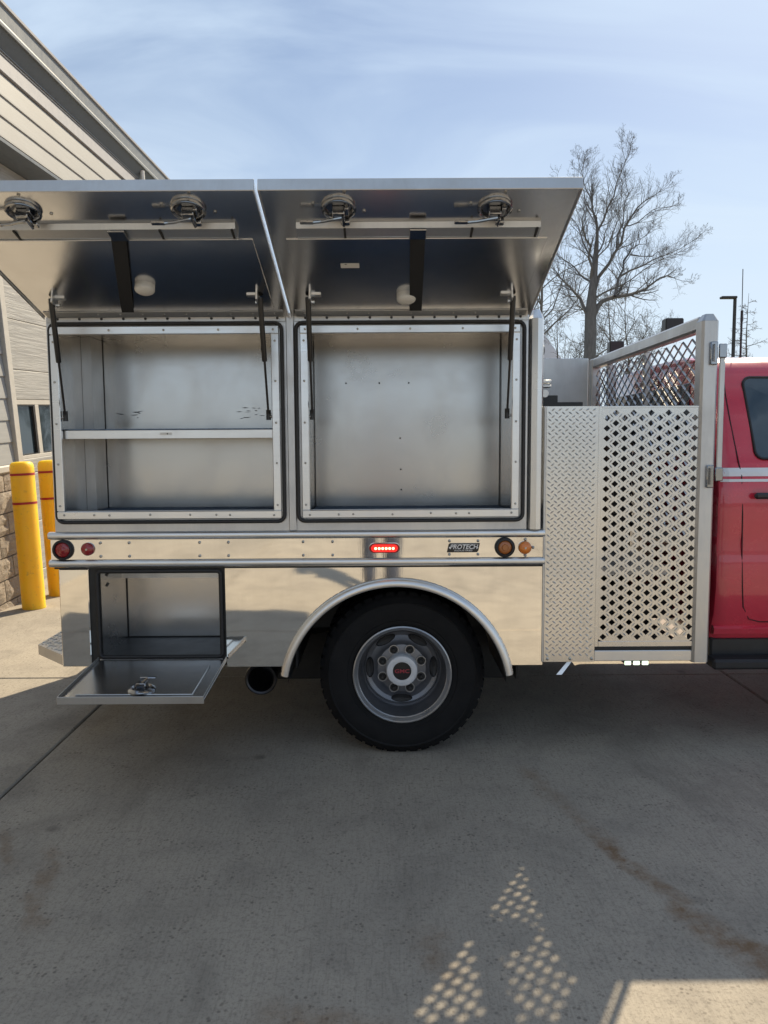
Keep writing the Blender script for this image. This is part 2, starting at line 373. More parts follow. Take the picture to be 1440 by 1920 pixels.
    def build(s, name, mat, parent=None, smooth=None, local=False, loc=None):
        me = bpy.data.meshes.new(name); 
        if loc is None and not local and s.v:
            lo = [min(p[i] for p in s.v) for i in range(3)]; hi = [max(p[i] for p in s.v) for i in range(3)]
            loc = Vector([(a + b) / 2 for a, b in zip(lo, hi)]) if parent else Vector(((lo[0] + hi[0]) / 2, (lo[1] + hi[1]) / 2, lo[2]))
        loc = Vector(loc or (0, 0, 0))
        me.from_pydata([(p[0] - loc.x, p[1] - loc.y, p[2] - loc.z) for p in s.v], [], s.f)
        me.validate(); me.materials.append(mat)
        if smooth is not None:
            me.polygons.foreach_set('use_smooth', [True] * len(me.polygons)); me.set_sharp_from_angle(angle=R(smooth))
        me.update()
        return link(name, me, parent, loc, local)

ORG = {}
def link(name, me, parent, loc, local=False):
    o = bpy.data.objects.new(name, me); C.objects.link(o)
    loc = Vector(loc); po = Vector((0, 0, 0))
    if parent is not None:
        o.parent = parent
        if not local: po = ORG.get(parent.name, Vector((0, 0, 0)))
    o.location = loc - po; ORG[o.name] = loc
    return o
def empty(name, loc, rot=(0, 0, 0), parent=None):
    o = link(name, None, parent, loc); o.rotation_euler = rot; o.empty_display_size = 0.2; return o
def tag(o, label=None, cat=None, group=None, kind=None):
    for k, v in (('label', label), ('category', cat), ('group', group), ('kind', kind)):
        if v: o[k] = v
    return o
def stuff(o): o['kind'] = 'stuff'; return o
def copy_tree(o, parent=None):
    c = o.copy(); C.objects.link(c); c.parent = parent if parent else o.parent
    for ch in list(o.children): copy_tree(ch, c)
    return c
def text_mesh(txt, size, extrude=0.001, shear=0.0, spacing=1.0, xs=1.0, offset=0.0):
    cu = bpy.data.curves.new('lettering', 'FONT'); cu.body = txt; cu.size = size; cu.extrude = extrude; cu.shear = shear
    cu.align_x = 'CENTER'; cu.align_y = 'CENTER'; cu.space_character = spacing; cu.offset = offset; cu.resolution_u = 3
    t = bpy.data.objects.new('lettering', cu); C.objects.link(t); bpy.context.view_layer.update()
    me = bpy.data.meshes.new_from_object(t.evaluated_get(bpy.context.evaluated_depsgraph_get()))
    bpy.data.objects.remove(t); bpy.data.curves.remove(cu)
    # letters stand in x,z and face -y
    for v in me.vertices: x, y, z = v.co; v.co = (x * xs, -z, y)
    me.materials.clear(); return me
def arc(cx, cz, r, a0, a1, n):
    return [(cx + r * math.cos(R(a0 + (a1 - a0) * i / n)), cz + r * math.sin(R(a0 + (a1 - a0) * i / n))) for i in range(n + 1)]
def rrect(x0, x1, z0, z1, r, n=4):
    return arc(x1 - r, z1 - r, r, 0, 90, n) + arc(x0 + r, z1 - r, r, 90, 180, n) + arc(x0 + r, z0 + r, r, 180, 270, n) + arc(x1 - r, z0 + r, r, 270, 360, n)

# ------------------------------------------------------------------ ground and pavement
g = MB(); g.add([(-900, -900, -0.09), (900, -900, -0.09), (900, 900, -0.09), (-900, 900, -0.09)], [(0, 1, 2, 3)])
tag(g.build('ground', GRASS), kind='structure')
pv = MB().box(-16.95, 28.9, -33.9, 27.7, -0.16, -0.022).build('pavement', JOINT); tag(pv, kind='structure')
PX, PY, ST = -1.645, 4.83, 3.84
s_ = MB().box(-ST / 2 + .004, ST / 2 - .004, -ST / 2 + .004, ST / 2 - .004, -0.055, 0.0, 0.008)
slab = None
for i in range(-4, 8):
    for j in range(-10, 6):
        x, y = PX + (i + .5) * ST, PY + (j + .5) * ST
        if slab is None:
            slab = s_.build('concrete_slab', CONC, pv, local=True); o = slab; me_s = slab.data
        else:
            o = bpy.data.objects.new('concrete_slab', me_s); C.objects.link(o); o.parent = pv
        o.location = Vector((x, y, 0)) - ORG[pv.name]
gr = MB()
rnd = random.Random(3)
for _ in range(150):
    x, y = rnd.uniform(-2.6, 1.9), rnd.uniform(1.8, 6.0); r = rnd.uniform(0.0015, 0.0045)
    q = [(x + r * math.cos(a) * rnd.uniform(.6, 1.2), y + r * math.sin(a) * rnd.uniform(.6, 1.2)) for a in (0, 1.3, 2.5, 3.8, 5.1)]
    gr.add([(a, b, 0) for a, b in q] + [(x, y, r * 1.1)], [(0, 1, 5), (1, 2, 5), (2, 3, 5), (3, 4, 5), (4, 0, 5)])
tag(gr.build('grit', plain('grit_stone', (0.22, 0.20, 0.17), 0.9, 0, 0.6)), kind='stuff')

# ------------------------------------------------------------------ fire station (stands plumb while the apron falls away)
st = empty('fire_station', (-3.5, 7.0, 0), (R(2.7), R(-2.5), 0))
tag(st, 'cream sided fire station wall with split block base and bay door, left of truck', 'building')
P = dict(parent=st, local=True)
MB().box(-0.16, -0.02, -9, 0.55, -0.6, 5.25).build('side_wall', JAMB, **P)
MB().box(-0.16, -0.02, 0.55, 4.95, 4.44, 5.25).build('header_wall', JAMB, **P)
MB().box(-0.16, -0.02, 4.95, 9, -0.9, 5.25).build('side_wall', JAMB, **P)
MB().box(-9, -0.17, -9, 9, 4.9, 5.2).build('ceiling_slab', JAMB, **P)
MB().box(-9, -0.17, -8.99, -8.85, -0.6, 4.89).build('rear_wall', JAMB, **P)
# lap siding, one object a course, wedge section
def course(y0, y1, z, mesh_cache={}):
    key = round(y1 - y0, 3)
    if key not in mesh_cache:
        L = y1 - y0; b = MB(); b.prism_x([(-0.004, 0.0), (-0.004, 0.0)], 0, 0) if False else None
        pr = [(0.019, 0.0), (0.019, 0.014), (0.004, 0.222), (-0.012, 0.222), (-0.012, 0.0)]
        n = len(pr); b = MB()
        b.add([(x, 0, zz) for x, zz in pr] + [(x, L, zz) for x, zz in pr], [tuple(range(n))[::-1], tuple(range(n, 2 * n))] + [(i, (i + 1) % n, (i + 1) % n + n, i + n) for i in range(n)])
        mesh_cache[key] = b.build('siding_board', SIDING, st, local=True)
        o = mesh_cache[key]
    else:
        o = bpy.data.objects.new('siding_board', mesh_cache[key].data); C.objects.link(o); o.parent = st
    o.location = (0.0, y0, z); return o
ZB = 1.2975
for k in range(15): course(-9.0, 0.455, ZB + 0.2065 * k)
for k in range(3): course(-9.0, 9.0, ZB + 0.2065 * 15 + 0.035 + 0.2065 * k)
for k in range(15): course(5.05, 9.0, ZB + 0.2065 * k)
MB().box(-0.02, 0.030, -9, 9, 5.082, 5.286, 0.004).build('frieze_board', FRIEZE, **P)
MB().box(0.031, 0.040, -9, 9, 5.235, 5.245, 0.003).build('frieze_bead', SOFFIT, **P)
MB().box(0.031, 0.046, -9, 9, 5.265, 5.28, 0.003).build('frieze_bead', FASCIA, **P)
def run(pr, name, mat):
    n = len(pr); b = MB()
    b.add([(x, -9, z) for x, z in pr] + [(x, 9, z) for x, z in pr], [tuple(range(n))[::-1], tuple(range(n, 2 * n))] + [(i, (i + 1) % n, (i + 1) % n + n, i + n) for i in range(n)])
    return b.build(name, mat, **P)
run([(0.0, 5.288), (0.030, 5.288), (0.128, 5.425), (0.128, 5.44), (0.0, 5.44)], 'soffit', SOFFIT)
run([(0.130, 5.412), (0.146, 5.412), (0.150, 5.44), (0.146, 5.46), (0.160, 5.60), (0.130, 5.60)], 'gutter', FASCIA)
run([(0.125, 5.603), (0.180, 5.603), (0.183, 5.628), (0.125, 5.628)], 'roof_edge', FRIEZE)
rf = MB(); rf.add([(0.115, -9.1, 5.650), (0.115, 9.1, 5.650), (-9, 9.1, 6.6), (-9, -9.1, 6.6), (0.115, -9.1, 5.632), (0.115, 9.1, 5.632), (-9, 9.1, 6.57), (-9, -9.1, 6.57)], [(0, 1, 2, 3), (4, 7, 6, 5), (0, 4, 5, 1), (1, 5, 6, 2), (2, 6, 7, 3), (3, 7, 4, 0)])
rf.build('roof', ROOFM, **P)
MB().tube([(0.10, 5.35, 5.38), (0.10, 5.35, 5.2), (0.08, 5.35, 4.95), (0.08, 5.35, 0.1)], 0.035, 8).build('downspout', WHITEP, smooth=50, **P)
# jamb and door opening
MB().box(-0.32, 0.052, 0.46, 0.56, 1.30, 4.43, 0.004).build('door_jamb', JAMB, **P)
MB().box(-0.32, 0.04, 4.94, 5.04, -0.5, 4.43, 0.004).build('door_jamb', JAMB, **P)
MB().box(-0.34, 0.016, -0.5 + 1.06, 4.94, 4.385, 4.425, 0.003).build('door_head', SOFFIT, **P)
MB().box(-0.02, 0.06, -9, 0.56, 1.225, 1.295, 0.012).build('block_sill', JAMB, **P)
MB().box(-0.33, -0.02, 0.56 - .09, 0.56, -0.4, 1.22).build('block_return', BLOCK, **P)
blk = [None] * 6; rb = random.Random(5)
for c in range(9):
    z0 = -0.537 + 0.2 * c
    if z0 > 1.2: break
    y = 0.558 - (0.2 if c % 2 else 0.0)
    if c % 2:
        ends = [(0.36, 0.558)]
    else: ends = []
    while y > -6: ends.append((y - 0.4, y)); y -= 0.4
    for a, b in ends:
        L = round(b - a, 3); k = rb.randrange(3) + (3 if L < 0.3 else 0)
        if blk[k] is None:
            m_ = MB(); nn = 6; mm = 4; vs = []; LL = L - 0.012
            for i in range(nn + 1):
                for j in range(mm + 1):
                    e = 0 if i in (0, nn) or j in (0, mm) else 1
                    vs.append((0.022 + e * rb.uniform(0.0, 0.026), LL * i / nn, 0.188 * j / mm))
            fs = [(i * (mm + 1) + j, (i + 1) * (mm + 1) + j, (i + 1) * (mm + 1) + j + 1, i * (mm + 1) + j + 1) for i in range(nn) for j in range(mm)]
            m_.add(vs, fs); m_.box(-0.015, 0.0225, 0, LL, 0, 0.188)
            blk[k] = m_.build('stone_block', BLOCK, st, local=True); o = blk[k]
        else:
            o = bpy.data.objects.new('stone_block', blk[k].data); C.objects.link(o); o.parent = st
        o.location = (0.012, a + 0.006, z0)
MB().box(-0.02, 0.014, -6, 0.556, -0.53, 1.222).build('mortar_bed', plain('mortar', (0.25, 0.22, 0.19), 0.95, 0, 0.2), **P)
# sectional bay door
dz = [(-0.45, 0.06), (0.065, 0.60), (0.605, 1.13), (1.135, 1.29), (1.93, 2.24), (2.245, 2.77), (2.775, 3.30), (3.305, 3.83), (3.835, 4.384)]
for z0, z1 in dz: MB().box(-0.345, -0.30, 0.562, 4.938, z0, z1, 0.006).build('door_panel', DOORP, **P)
MB().box(-0.35, -0.305, 0.562, 4.938, 1.292, 1.33, 0.003).build('window_rail', JAMB, **P)
MB().box(-0.35, -0.305, 0.562, 4.938, 1.875, 1.928, 0.003).build('window_rail', JAMB, **P)
ys = [0.562] + [1.21 + 0.635 * k for k in range(-1, 7)][1:] 
edges = [0.562, 0.60, 1.13, 1.215, 1.735, 1.825, 2.36, 2.45, 2.985, 3.075, 3.61, 3.70, 4.235, 4.325, 4.86, 4.938]
for i in range(0, len(edges) - 1, 2):
    MB().box(-0.35, -0.305, edges[i], edges[i + 1], 1.331, 1.874, 0.003).build('window_mullion', JAMB, **P)
for i in range(1, len(edges) - 2, 2):
    a, b = edges[i], edges[i + 1]
    MB().box(-0.345, -0.338, a, b, 1.331, 1.874).build('window_pane', WGLASS, **P)
    f = MB(); f.box(-0.337, -0.312, a, a + .018, 1.331, 1.874).box(-0.337, -0.312, b - .03, b, 1.331, 1.874).box(-0.337, -0.312, a + .019, b - .031, 1.86, 1.874).box(-0.337, -0.312, a + .019, b - .031, 1.331, 1.342)
    f.build('window_gasket', RUBBER, **P)

# ------------------------------------------------------------------ bollards
def bollard(x, y, h, label):
    b = empty('bollard', (x, y, 0), (0, R(-2.3), 0))
    tag(b, label, 'bollard', 'yellow bollards beside the bay door')
    MB().lathe([(0.101, -0.02), (0.102, h - 0.06), (0.097, h - 0.025), (0.082, h - 0.006), (0.05, h), (0.0005, h + 0.002)], (0, 0, 0), 'Z', 32).build('sleeve', YELLOW, b, 40, True)
    for z in (h - 0.115, h - 0.375):
        MB().lathe([(0.1015, z - .011), (0.1035, z - .010), (0.1035, z + .010), (0.1015, z + .011)], (0, 0, 0), 'Z', 32).build('reflective_band', REDTAPE, b, 40, True)
    return b
bollard(-3.222, 6.955, 1.345, 'front yellow bollard, fully in view, whose base meets sunlit concrete')
bollard(-3.245, 7.57, 1.345, 'rear yellow bollard half hidden behind the edge of the truck body')

# ------------------------------------------------------------------ service truck
T = empty('service_truck', (0.3, 4.65, 0))
tag(T, 'red pickup truck with aluminium service body, two lift doors propped open', 'truck')
FY = 3.50                                   # near face of the body
def part(mb, name, mat, parent=T, smooth=None): return mb.build(name, mat, parent, smooth)

# --- cabinet shell: face plate with two openings, inside linings, top, back
def face_plate(xs, zs, holes, y0, y1):
    m = MB(); nx, nz = len(xs) - 1, len(zs) - 1
    full = lambda i, k: 0 <= i < nx and 0 <= k < nz and (i, k) not in holes
    V = lambda i, k, y: (xs[i], y, zs[k])
    for i in range(nx):
        for k in range(nz):
            if not full(i, k): continue
            m.add([V(i, k, y0), V(i + 1, k, y0), V(i + 1, k + 1, y0), V(i, k + 1, y0)], [(0, 1, 2, 3)])
            m.add([V(i, k, y1), V(i + 1, k, y1), V(i + 1, k + 1, y1), V(i, k + 1, y1)], [(3, 2, 1, 0)])
            for (di, dk, a, b) in ((-1, 0, (i, k + 1), (i, k)), (1, 0, (i + 1, k), (i + 1, k + 1)), (0, -1, (i, k), (i + 1, k)), (0, 1, (i + 1, k + 1), (i, k + 1))):
                if not full(i + di, k + dk):
                    m.add([V(*a, y0), V(*b, y0), V(*b, y1), V(*a, y1)], [(0, 3, 2, 1)])
    return m
XL0, XL1, XR0, XR1, Z0, Z1 = -1.455, -0.500, -0.337, 0.580, 1.195, 1.985
shell = part(face_plate([-1.507, XL0, XL1, XR0, XR1, 0.652], [1.099, Z0, Z1, 2.072], {(1, 1), (3, 1)}, FY, FY + 0.004), 'cabinet_face', A_DULL)
sh = MB()
sh.box(-1.507, 0.652, FY + .005, 4.12, 2.06, 2.072).box(-1.507, 0.652, FY + .005, 4.12, 1.099, 1.12)
sh.box(-1.507, -1.495, FY + .005, 4.12, 1.121, 2.059).box(0.640, 0.652, FY + .005, 4.12, 1.121, 2.059).box(-1.494, 0.639, 4.108, 4.12, 1.121, 2.059)
part(sh, 'cabinet_shell', A_MILL)
D = 3.96
for (a, b) in ((XL0, XL1), (XR0, XR1)):
    l = a - 0.018; r = b + 0.018
    m = MB(); m.box(l, r, D, D + .004, 1.162, 2.02)
    part(m, 'cabinet_back', A_MILL)
    part(MB().box(l - .004, l, FY + .006, D - .001, 1.166, 2.016), 'cabinet_side', A_MILL)
    part(MB().box(r, r + .004, FY + .006, D - .001, 1.166, 2.016), 'cabinet_side', A_MILL)
    part(MB().box(l, r, FY + .006, D - .001, 1.158, 1.162), 'cabinet_floor', A_MILL)
    part(MB().box(l, r, FY + .006, D - .001, 2.018, 2.022), 'cabinet_roof', A_MILL)
    part(MB().box(l + .004, r - .004, FY + .020, D - .004, 1.1625, 1.172, .002), 'floor_mat', MAT)
    part(MB().tube([(l + .003, D - .003, 1.17), (l + .003, D - .003, 2.015)], .0022, 5), 'corner_sealant', DARKBOX)
    part(MB().tube([(r - .003, D - .003, 1.17), (r - .003, D - .003, 2.015)], .0022, 5), 'corner_sealant', DARKBOX)
# corner trim and shelf of the rear cabinet
m = MB(); m.box(-1.472, -1.425, 3.80, 3.804, 1.163, 2.017).box(-1.428, -1.424, 3.8045, 3.95, 1.163, 2.017)
part(m, 'corner_trim', A_DULL)
shf = MB(); shf.box(XL0 - .016, XL1 + .016, FY + .02, D - .002, 1.556, 1.561).box(XL0 - .016, XL1 + .016, FY + .0165, FY + .0195, 1.522, 1.561, 0.0012)
shelf = part(shf, 'shelf', A_FRAME)
part(MB().box(XL0 - .012, XL1 + .012, FY + .03, D - .006, 1.5612, 1.567, .002), 'shelf_mat', MAT, shelf)
part(MB().box(-1.018, -0.965, FY + .0145, FY + .016, 1.538, 1.549), 'label_sticker', WHITEP, shelf)
part(MB().box(-0.986, -0.981, FY + .0137, FY + .0144, 1.541, 1.546), 'sticker_mark', RUBBER, shelf)
# a riveted patch and a few holes in the forward cabinet's back
m = MB(); m.box(-0.250, -0.185, D - .004, D - .001, 1.245, 1.66)
pl = part(m, 'mounting_strip', A_MILL)
sf = MB(); rs = random.Random(17)
for cx_, cz_, n_, w_ in ((-1.31, 1.655, 9, .06), (-0.67, 1.665, 8, .07), (-1.24, 1.66, 5, .04), (-0.62, 1.645, 4, .05), (-0.70, 1.635, 4, .04)):
    for _ in range(n_):
        L_ = rs.uniform(.004, .022); sf.lug((cx_ + rs.uniform(-w_, w_), D - .0005, cz_ + rs.gauss(0, .007)), (1, 0, rs.uniform(-.12, .12)), (0, 0, 1), (0, -1, 0), L_, rs.uniform(.0008, .0026), .0004)
stuff(part(sf, 'scuff_mark', plain('grey_scuff', (.10, .10, .11), .5, .3)))
hs = MB()
for x, z in ((-0.22, 1.62), (-0.22, 1.46), (-0.215, 1.30), (0.085, 1.52), (0.088, 1.36), (0.09, 1.255), (-0.02, 1.80), (0.13, 1.80), (-0.19, 1.80)):
    hs.disc((x, D - .0055, z), 0.0042, 0.004, 'Y', 8)
stuff(part(hs, 'bolt_hole', BLACKP))

def frame_ring(x0, x1, z0, z1, w, y0, y1, bev=0.002):
    m = MB()
    m.box(x0, x1, y0, y1, z1 - w, z1, bev).box(x0, x1, y0, y1, z0, z0 + w, bev)
    m.box(x0, x0 + w, y0, y1, z0 + w + .0005, z1 - w - .0005, bev).box(x1 - w, x1, y0, y1, z0 + w + .0005, z1 - w - .0005, bev)
    return m
def rivet(m, x, y, z, r=0.0055, h=0.003): m.disc((x, y, z), r, -h, 'Y', 10, -h * .7)
def opening(a, b, sl, sr):
    fr = part(frame_ring(a - .008, b + .034 if b < 0 else b + .036, Z0 - .038, Z1 + .036, 0.036, FY - .022, FY - .0005, 0.003) if False else
              frame_ring(a - .0345, b + .0345, Z0 - .038, Z1 + .036, 0.036, FY - .020, FY - .0005, 0.003), 'opening_frame', A_FRAME)
    x0, x1, z0, z1 = sl, sr, Z0 - .052, Z1 + .048; r = 0.03; y = FY - .013
    pts = [(p, y, q) for p, q in rrect(x0, x1, z0, z1, r, 4)]; pts.append(pts[0])
    part(MB().tube(pts, 0.0085, 8, False), 'rubber_seal', RUBBER, fr, 60)
    sc = MB(); n = 5
    for i in range(5): rivet(sc, a - .01 + (b - a + .02) * (0.0 + i / 4), FY - .0205, Z1 + .018, 0.005)
    for t in (0.0, 0.143, 0.215, 0.41, 0.60, 0.725, 0.79, 1.0): rivet(sc, a + .0 + (b - a) * t, FY - .0205, Z0 - .020 + rnd.uniform(-.003, .003), 0.005)
    for t in (0.03, 0.27, 0.5, 0.735, 0.96):
        rivet(sc, a - .017, FY - .0205, Z0 + (Z1 - Z0) * t, 0.005); rivet(sc, b + .017, FY - .0205, Z0 + (Z1 - Z0) * t, 0.005)
    stuff(part(sc, 'screw', STEEL, fr, 60))
    return fr
opening(XL0, XL1, -1.490, -0.453)
opening(XR0, XR1, -0.390, 0.633)

# --- lift doors: local x across, y from hinge to lip, z out of the inner skin
HY, HZ, TILT, DL = 3.492, 2.080, 16.4, 0.946
def lift_door(x0, x1, latches, rail, strap_x, pucks, brackets, sticker, lam):
    d = empty('lift_door', (0, HY, HZ), (math.pi - R(TILT), 0, 0), T)
    q = dict(parent=d, local=True)
    MB().box(x0, x1, 0.012, DL, 0.000, 0.026, 0.003).build('door_skin', A_DOOR, **q)
    MB().box(x0, x1, DL + .0006, DL + .005, -0.006, 0.036, 0.0015).build('door_lip', A_DULL, **q)
    MB().box(x0, x0 + .0035, 0.012, DL, 0.0265, 0.036, 0.001).build('edge_return', A_FRAME, **q)
    MB().box(x1 - .0035, x1, 0.012, DL, 0.0265, 0.036, 0.001).build('edge_return', A_FRAME, **q)
    # inner liner sheet set inside the edge, with its own slight step
    MB().box(x0 + .055, x1 - .055, 0.10, DL - .30, 0.0262, 0.0295, 0.0012).build('inner_liner', A_DOOR, **q)
    # hinge leaf with screws
    MB().box(x0 + .02, x1 - .02, 0.016, 0.072, 0.0265, 0.0300, 0.001).build('hinge_leaf', A_DULL, **q)
    sc = MB()
    for i in range(11): sc.disc((x0 + .06 + (x1 - x0 - .12) * i / 10, 0.045, 0.0302), 0.005, 0.0028, 'Z', 8)
    stuff(sc.build('screw', STEEL, smooth=60, **q))
    # stiffener channel
    ra, rb_ = rail
    m = MB(); pr = [(0.688, 0.0265), (0.690, 0.0490), (0.696, 0.0500), (0.742, 0.0450), (0.752, 0.0265)]
    k = len(pr); m.add([(ra, y, z) for y, z in pr] + [(rb_, y, z) for y, z in pr], [tuple(range(k)), tuple(range(k, 2 * k))[::-1]] + [(i, i + k, (i + 1) % k + k, (i + 1) % k) for i in range(k)])
    m.build('stiffener_channel', A_DULL, **q)
    MB().box(ra, rb_, 0.6835, 0.6875, 0.0265, 0.0540, 0.001).build('channel_flange', A_FRAME, **q)
    for cx in (ra + .17, ra + (rb_ - ra) * .72, rb_ - .012):
        MB().box(cx - .004, cx + .004, 0.6900, 0.745, 0.0455, 0.0525, 0.001).build('channel_clip', DARKBOX, **q)
    # slam latches: round pan, mechanism, lever arm with a flat tongue
    for lx, ly in latches:
        m = MB(); m.lathe([(0.058, 0.0268), (0.060, 0.034), (0.058, 0.040), (0.053, 0.042), (0.048, 0.039), (0.045, 0.033), (0.042, 0.029), (0.0005, 0.028)], (lx, ly, 0), 'Z', 28)
        m.box(lx - .022, lx + .020, ly - .034, ly + .012, 0.0285, 0.058, 0.003).box(lx + .006, lx + .036, ly - .054, ly - .030, 0.046, 0.064, 0.003)
        m.box(lx + .021, lx + .034, ly - .02, ly + .026, 0.0285, 0.050, 0.002)
        m.tube([(lx + .015, ly - .045, .068), (lx + .015, ly + .004, .068)], 0.005, 8)
        lt = m.build('slam_latch', CHROME, d, 40, True)
        a = MB().tube([(lx + .01, ly - .010, .060), (lx - .03, ly - .016, .064), (lx - .055, ly - .034, .058), (lx - .090, ly - .036, .060)], 0.0058, 8)
        a.box(lx - .135, lx - .088, ly - .046, ly - .028, 0.055, 0.063, 0.002)
        a.build('latch_arm', CHROME, lt, 40, True)
        b = MB()
        for ang in (75, 165, 345): b.disc((lx + .088 * math.cos(R(ang)), ly + .088 * math.sin(R(ang)), 0.0266), 0.006, 0.003, 'Z', 8)
        stuff(b.build('latch_bolt', STEEL, lt, 50, True))
    # pull strap: clamped to the channel, lying back to the hinge
    m = MB(); N = 9; wd = 0.0265; path = []
    for i in range(N + 1):
        t = i / N; path.append((0.72 - 0.63 * t, 0.0560 + 0.006 * math.sin(math.pi * t) - 0.018 * t))
    for i in range(N):
        (ya, za), (yb, zb) = path[i], path[i + 1]; xa = strap_x[0] + (strap_x[1] - strap_x[0]) * i / N; xb = strap_x[0] + (strap_x[1] - strap_x[0]) * (i + 1) / N
        m.add([(xa - wd, ya, za), (xa + wd, ya, za), (xb + wd, yb, zb), (xb - wd, yb, zb), (xa - wd, ya, za + .003), (xa + wd, ya, za + .003), (xb + wd, yb, zb + .003), (xb - wd, yb, zb + .003)],
              [(0, 1, 2, 3), (4, 7, 6, 5), (0, 3, 7, 4), (1, 5, 6, 2)] + ([(0, 4, 5, 1)] if i == 0 else []) + ([(3, 2, 6, 7)] if i == N - 1 else []))
    sp = m.build('pull_strap', WEB, **q)
    MB().box(strap_x[0] - .030, strap_x[0] + .030, 0.690, 0.752, 0.0535, 0.060, 0.002).build('strap_clamp', CHROME, sp, None, True)
    for px_, py_ in pucks:
        pk = MB().lathe([(0.040, 0.0268), (0.040, 0.050), (0.037, 0.055)], (px_, py_, 0), 'Z', 28)
        pk = pk.build('dome_lamp', WHITEP, d, 50, True)
        MB().lathe([(0.037, 0.055), (0.030, 0.060), (0.016, 0.0635), (0.0005, 0.064)], (px_, py_, 0), 'Z', 24).build('lamp_lens', WHITEP, pk, 50, True)
    for bx, by, sgn in brackets:
        m = MB(); m.box(bx - .004, bx + .004, by - .03, by + .03, 0.0268, 0.062, 0.0015).box(bx, bx + sgn * .045, by - .012, by + .012, 0.0270, 0.036, 0.0015)
        m.tube([(bx - .012, by - .022, .052), (bx + .016, by - .022, .052)], 0.007, 8)
        m.build('strut_bracket', A_FRAME, d, 40, True)
    if sticker:
        sx0, sy0 = sticker; MB().box(sx0 - .036, sx0 + .036, sy0 - .018, sy0 + .016, 0.0297, 0.0305).build('paper_label', WHITEP, **q)
        MB().box(sx0 - .020, sx0 - .012, sy0 + .008, sy0 + .013, 0.0306, 0.0309).build('label_mark', RUBBER, **q)
    return d
lift_door(-1.503, -0.4155, [(-1.215, 0.835), (-0.655, 0.84)], (-1.62 + .16, -0.515), (-0.931, -1.105), [(-0.965, 0.308)], [(-1.375, 0.205, 1), (-0.522, 0.222, -1)], None, 0)
lift_door(-0.4045, 0.6525, [(-0.147, 0.84), (0.382, 0.835)], (-0.302, 0.555), (0.125, 0.142), [(0.098, 0.214)], [(-0.302, 0.222, 1), (0.535, 0.222, -1)], (-0.126, 0.458), 0)

# --- piano hinges on the face
for x0, x1 in ((-1.503, -0.436), (-0.396, 0.650)):
    h = part(MB().box(x0, x1, FY - .0055, FY - .0005, 2.040, 2.0715, 0.001), 'hinge_strip', A_DULL)
    kn = MB(); n = int((x1 - x0) / 0.0255); wd = (x1 - x0) / n
    for i in range(n): kn.tube([(x0 + wd * (i + .08), FY - .006, 2.0765), (x0 + wd * (i + .92), FY - .006, 2.0765)], 0.0056 if i % 2 else 0.0050, 7)
    stuff(part(kn, 'hinge_knuckle', A_FRAME, h, 50))
    sc = MB()
    for i in range(11): rivet(sc, x0 + .05 + (x1 - x0 - .085) * i / 10, FY - .0058, 2.055, 0.0062, 0.003)
    stuff(part(sc, 'screw', BLACKP, h, 60))
part(MB().box(-0.4335, -0.3985, FY - .012, FY - .0005, 1.10, 2.078, 0.003), 'centre_post', A_DULL)

# --- gas struts
def strut(x, xt):
    top = Vector((xt, HY - .215, HZ + .012)); bot = Vector((x, FY + .004, 1.618)); mid = top.lerp(bot, 0.50)
    s = part(MB().tube([top + Vector((0, 0, .012)), top, mid], 0.0115, 12), 'gas_strut', STRUTM, T, 50)
    part(MB().tube([mid, bot], 0.0052, 8), 'strut_rod', STRUTM, s, 50)
    m = MB(); m.tube([bot + Vector((0, 0, .03)), bot - Vector((0, 0, .015))], 0.011, 10)
    part(m, 'ball_socket', STRUTM, s, 50)
    sg = 1 if x > -0.9 and x < -0.45 or x > 0.3 else -1
    part(MB().tube([bot, bot + Vector((sg * .03, -0.010, 0))], 0.006, 8), 'ball_stud', CHROME, s, 50)
strut(-1.440, -1.385); strut(-0.520, -0.512); strut(-0.322, -0.312); strut(0.560, 0.545)

# --- right-hand corner post of the body, domed top
pr = [(0.654, FY + .085), (0.654, FY + .012), (0.666, FY - .018), (0.690, FY - .030), (0.712, FY - .018), (0.724, FY + .012), (0.724, FY + .085)]
cp = part(MB().prism_z(pr, 1.10, 2.045), 'corner_post', A_FRAME)
n = len(pr); cap = MB(); cap.add([(x, y, 2.0455) for x, y in pr] + [(0.689 + (x - .689) * .55, FY + .03 + (y - FY - .03) * .7, 2.085) for x, y in pr],
    [(i, (i + 1) % n, (i + 1) % n + n, i + n) for i in range(n)] + [tuple(range(n, 2 * n))])
part(cap, 'post_cap', A_FRAME, cp)
part(MB().lathe([(0.020, 0), (0.022, 0.016), (0.014, 0.028), (0.0005, 0.03)], (0.680, 3.62, 2.085), 'Z', 16), 'corner_marker_lamp', REDLENS, T, 50)
# fittings on the forward wall of the body
hk = MB(); hk.box(0.728, 0.744, 3.70, 3.76, 1.70, 1.98, 0.003).tube([(0.748, 3.73, 1.96), (0.752, 3.73, 1.75)], 0.005, 6)
hk.box(0.728, 0.80, 3.69, 3.77, 1.775, 1.79, 0.002).box(0.728, 0.80, 3.69, 3.77, 1.755, 1.766, 0.002)
hk.disc((0.765, 3.69, 1.725), 0.02, -0.02, 'Y', 14)
part(hk, 'hose_hook', A_DULL, T, 40)
part(MB().disc((0.735, 3.72, 1.93), 0.028, 0.03, 'X', 18, 0.006), 'side_knob', BLACKP, T, 40)
bp = MB(); bp.prism([(0.735, 1.18), (1.03, 1.18), (1.03, 1.700), (0.90, 1.700), (0.90, 1.735), (0.735, 1.735)], 4.0, 4.35)
part(bp, 'black_pump_box', BLACKP)

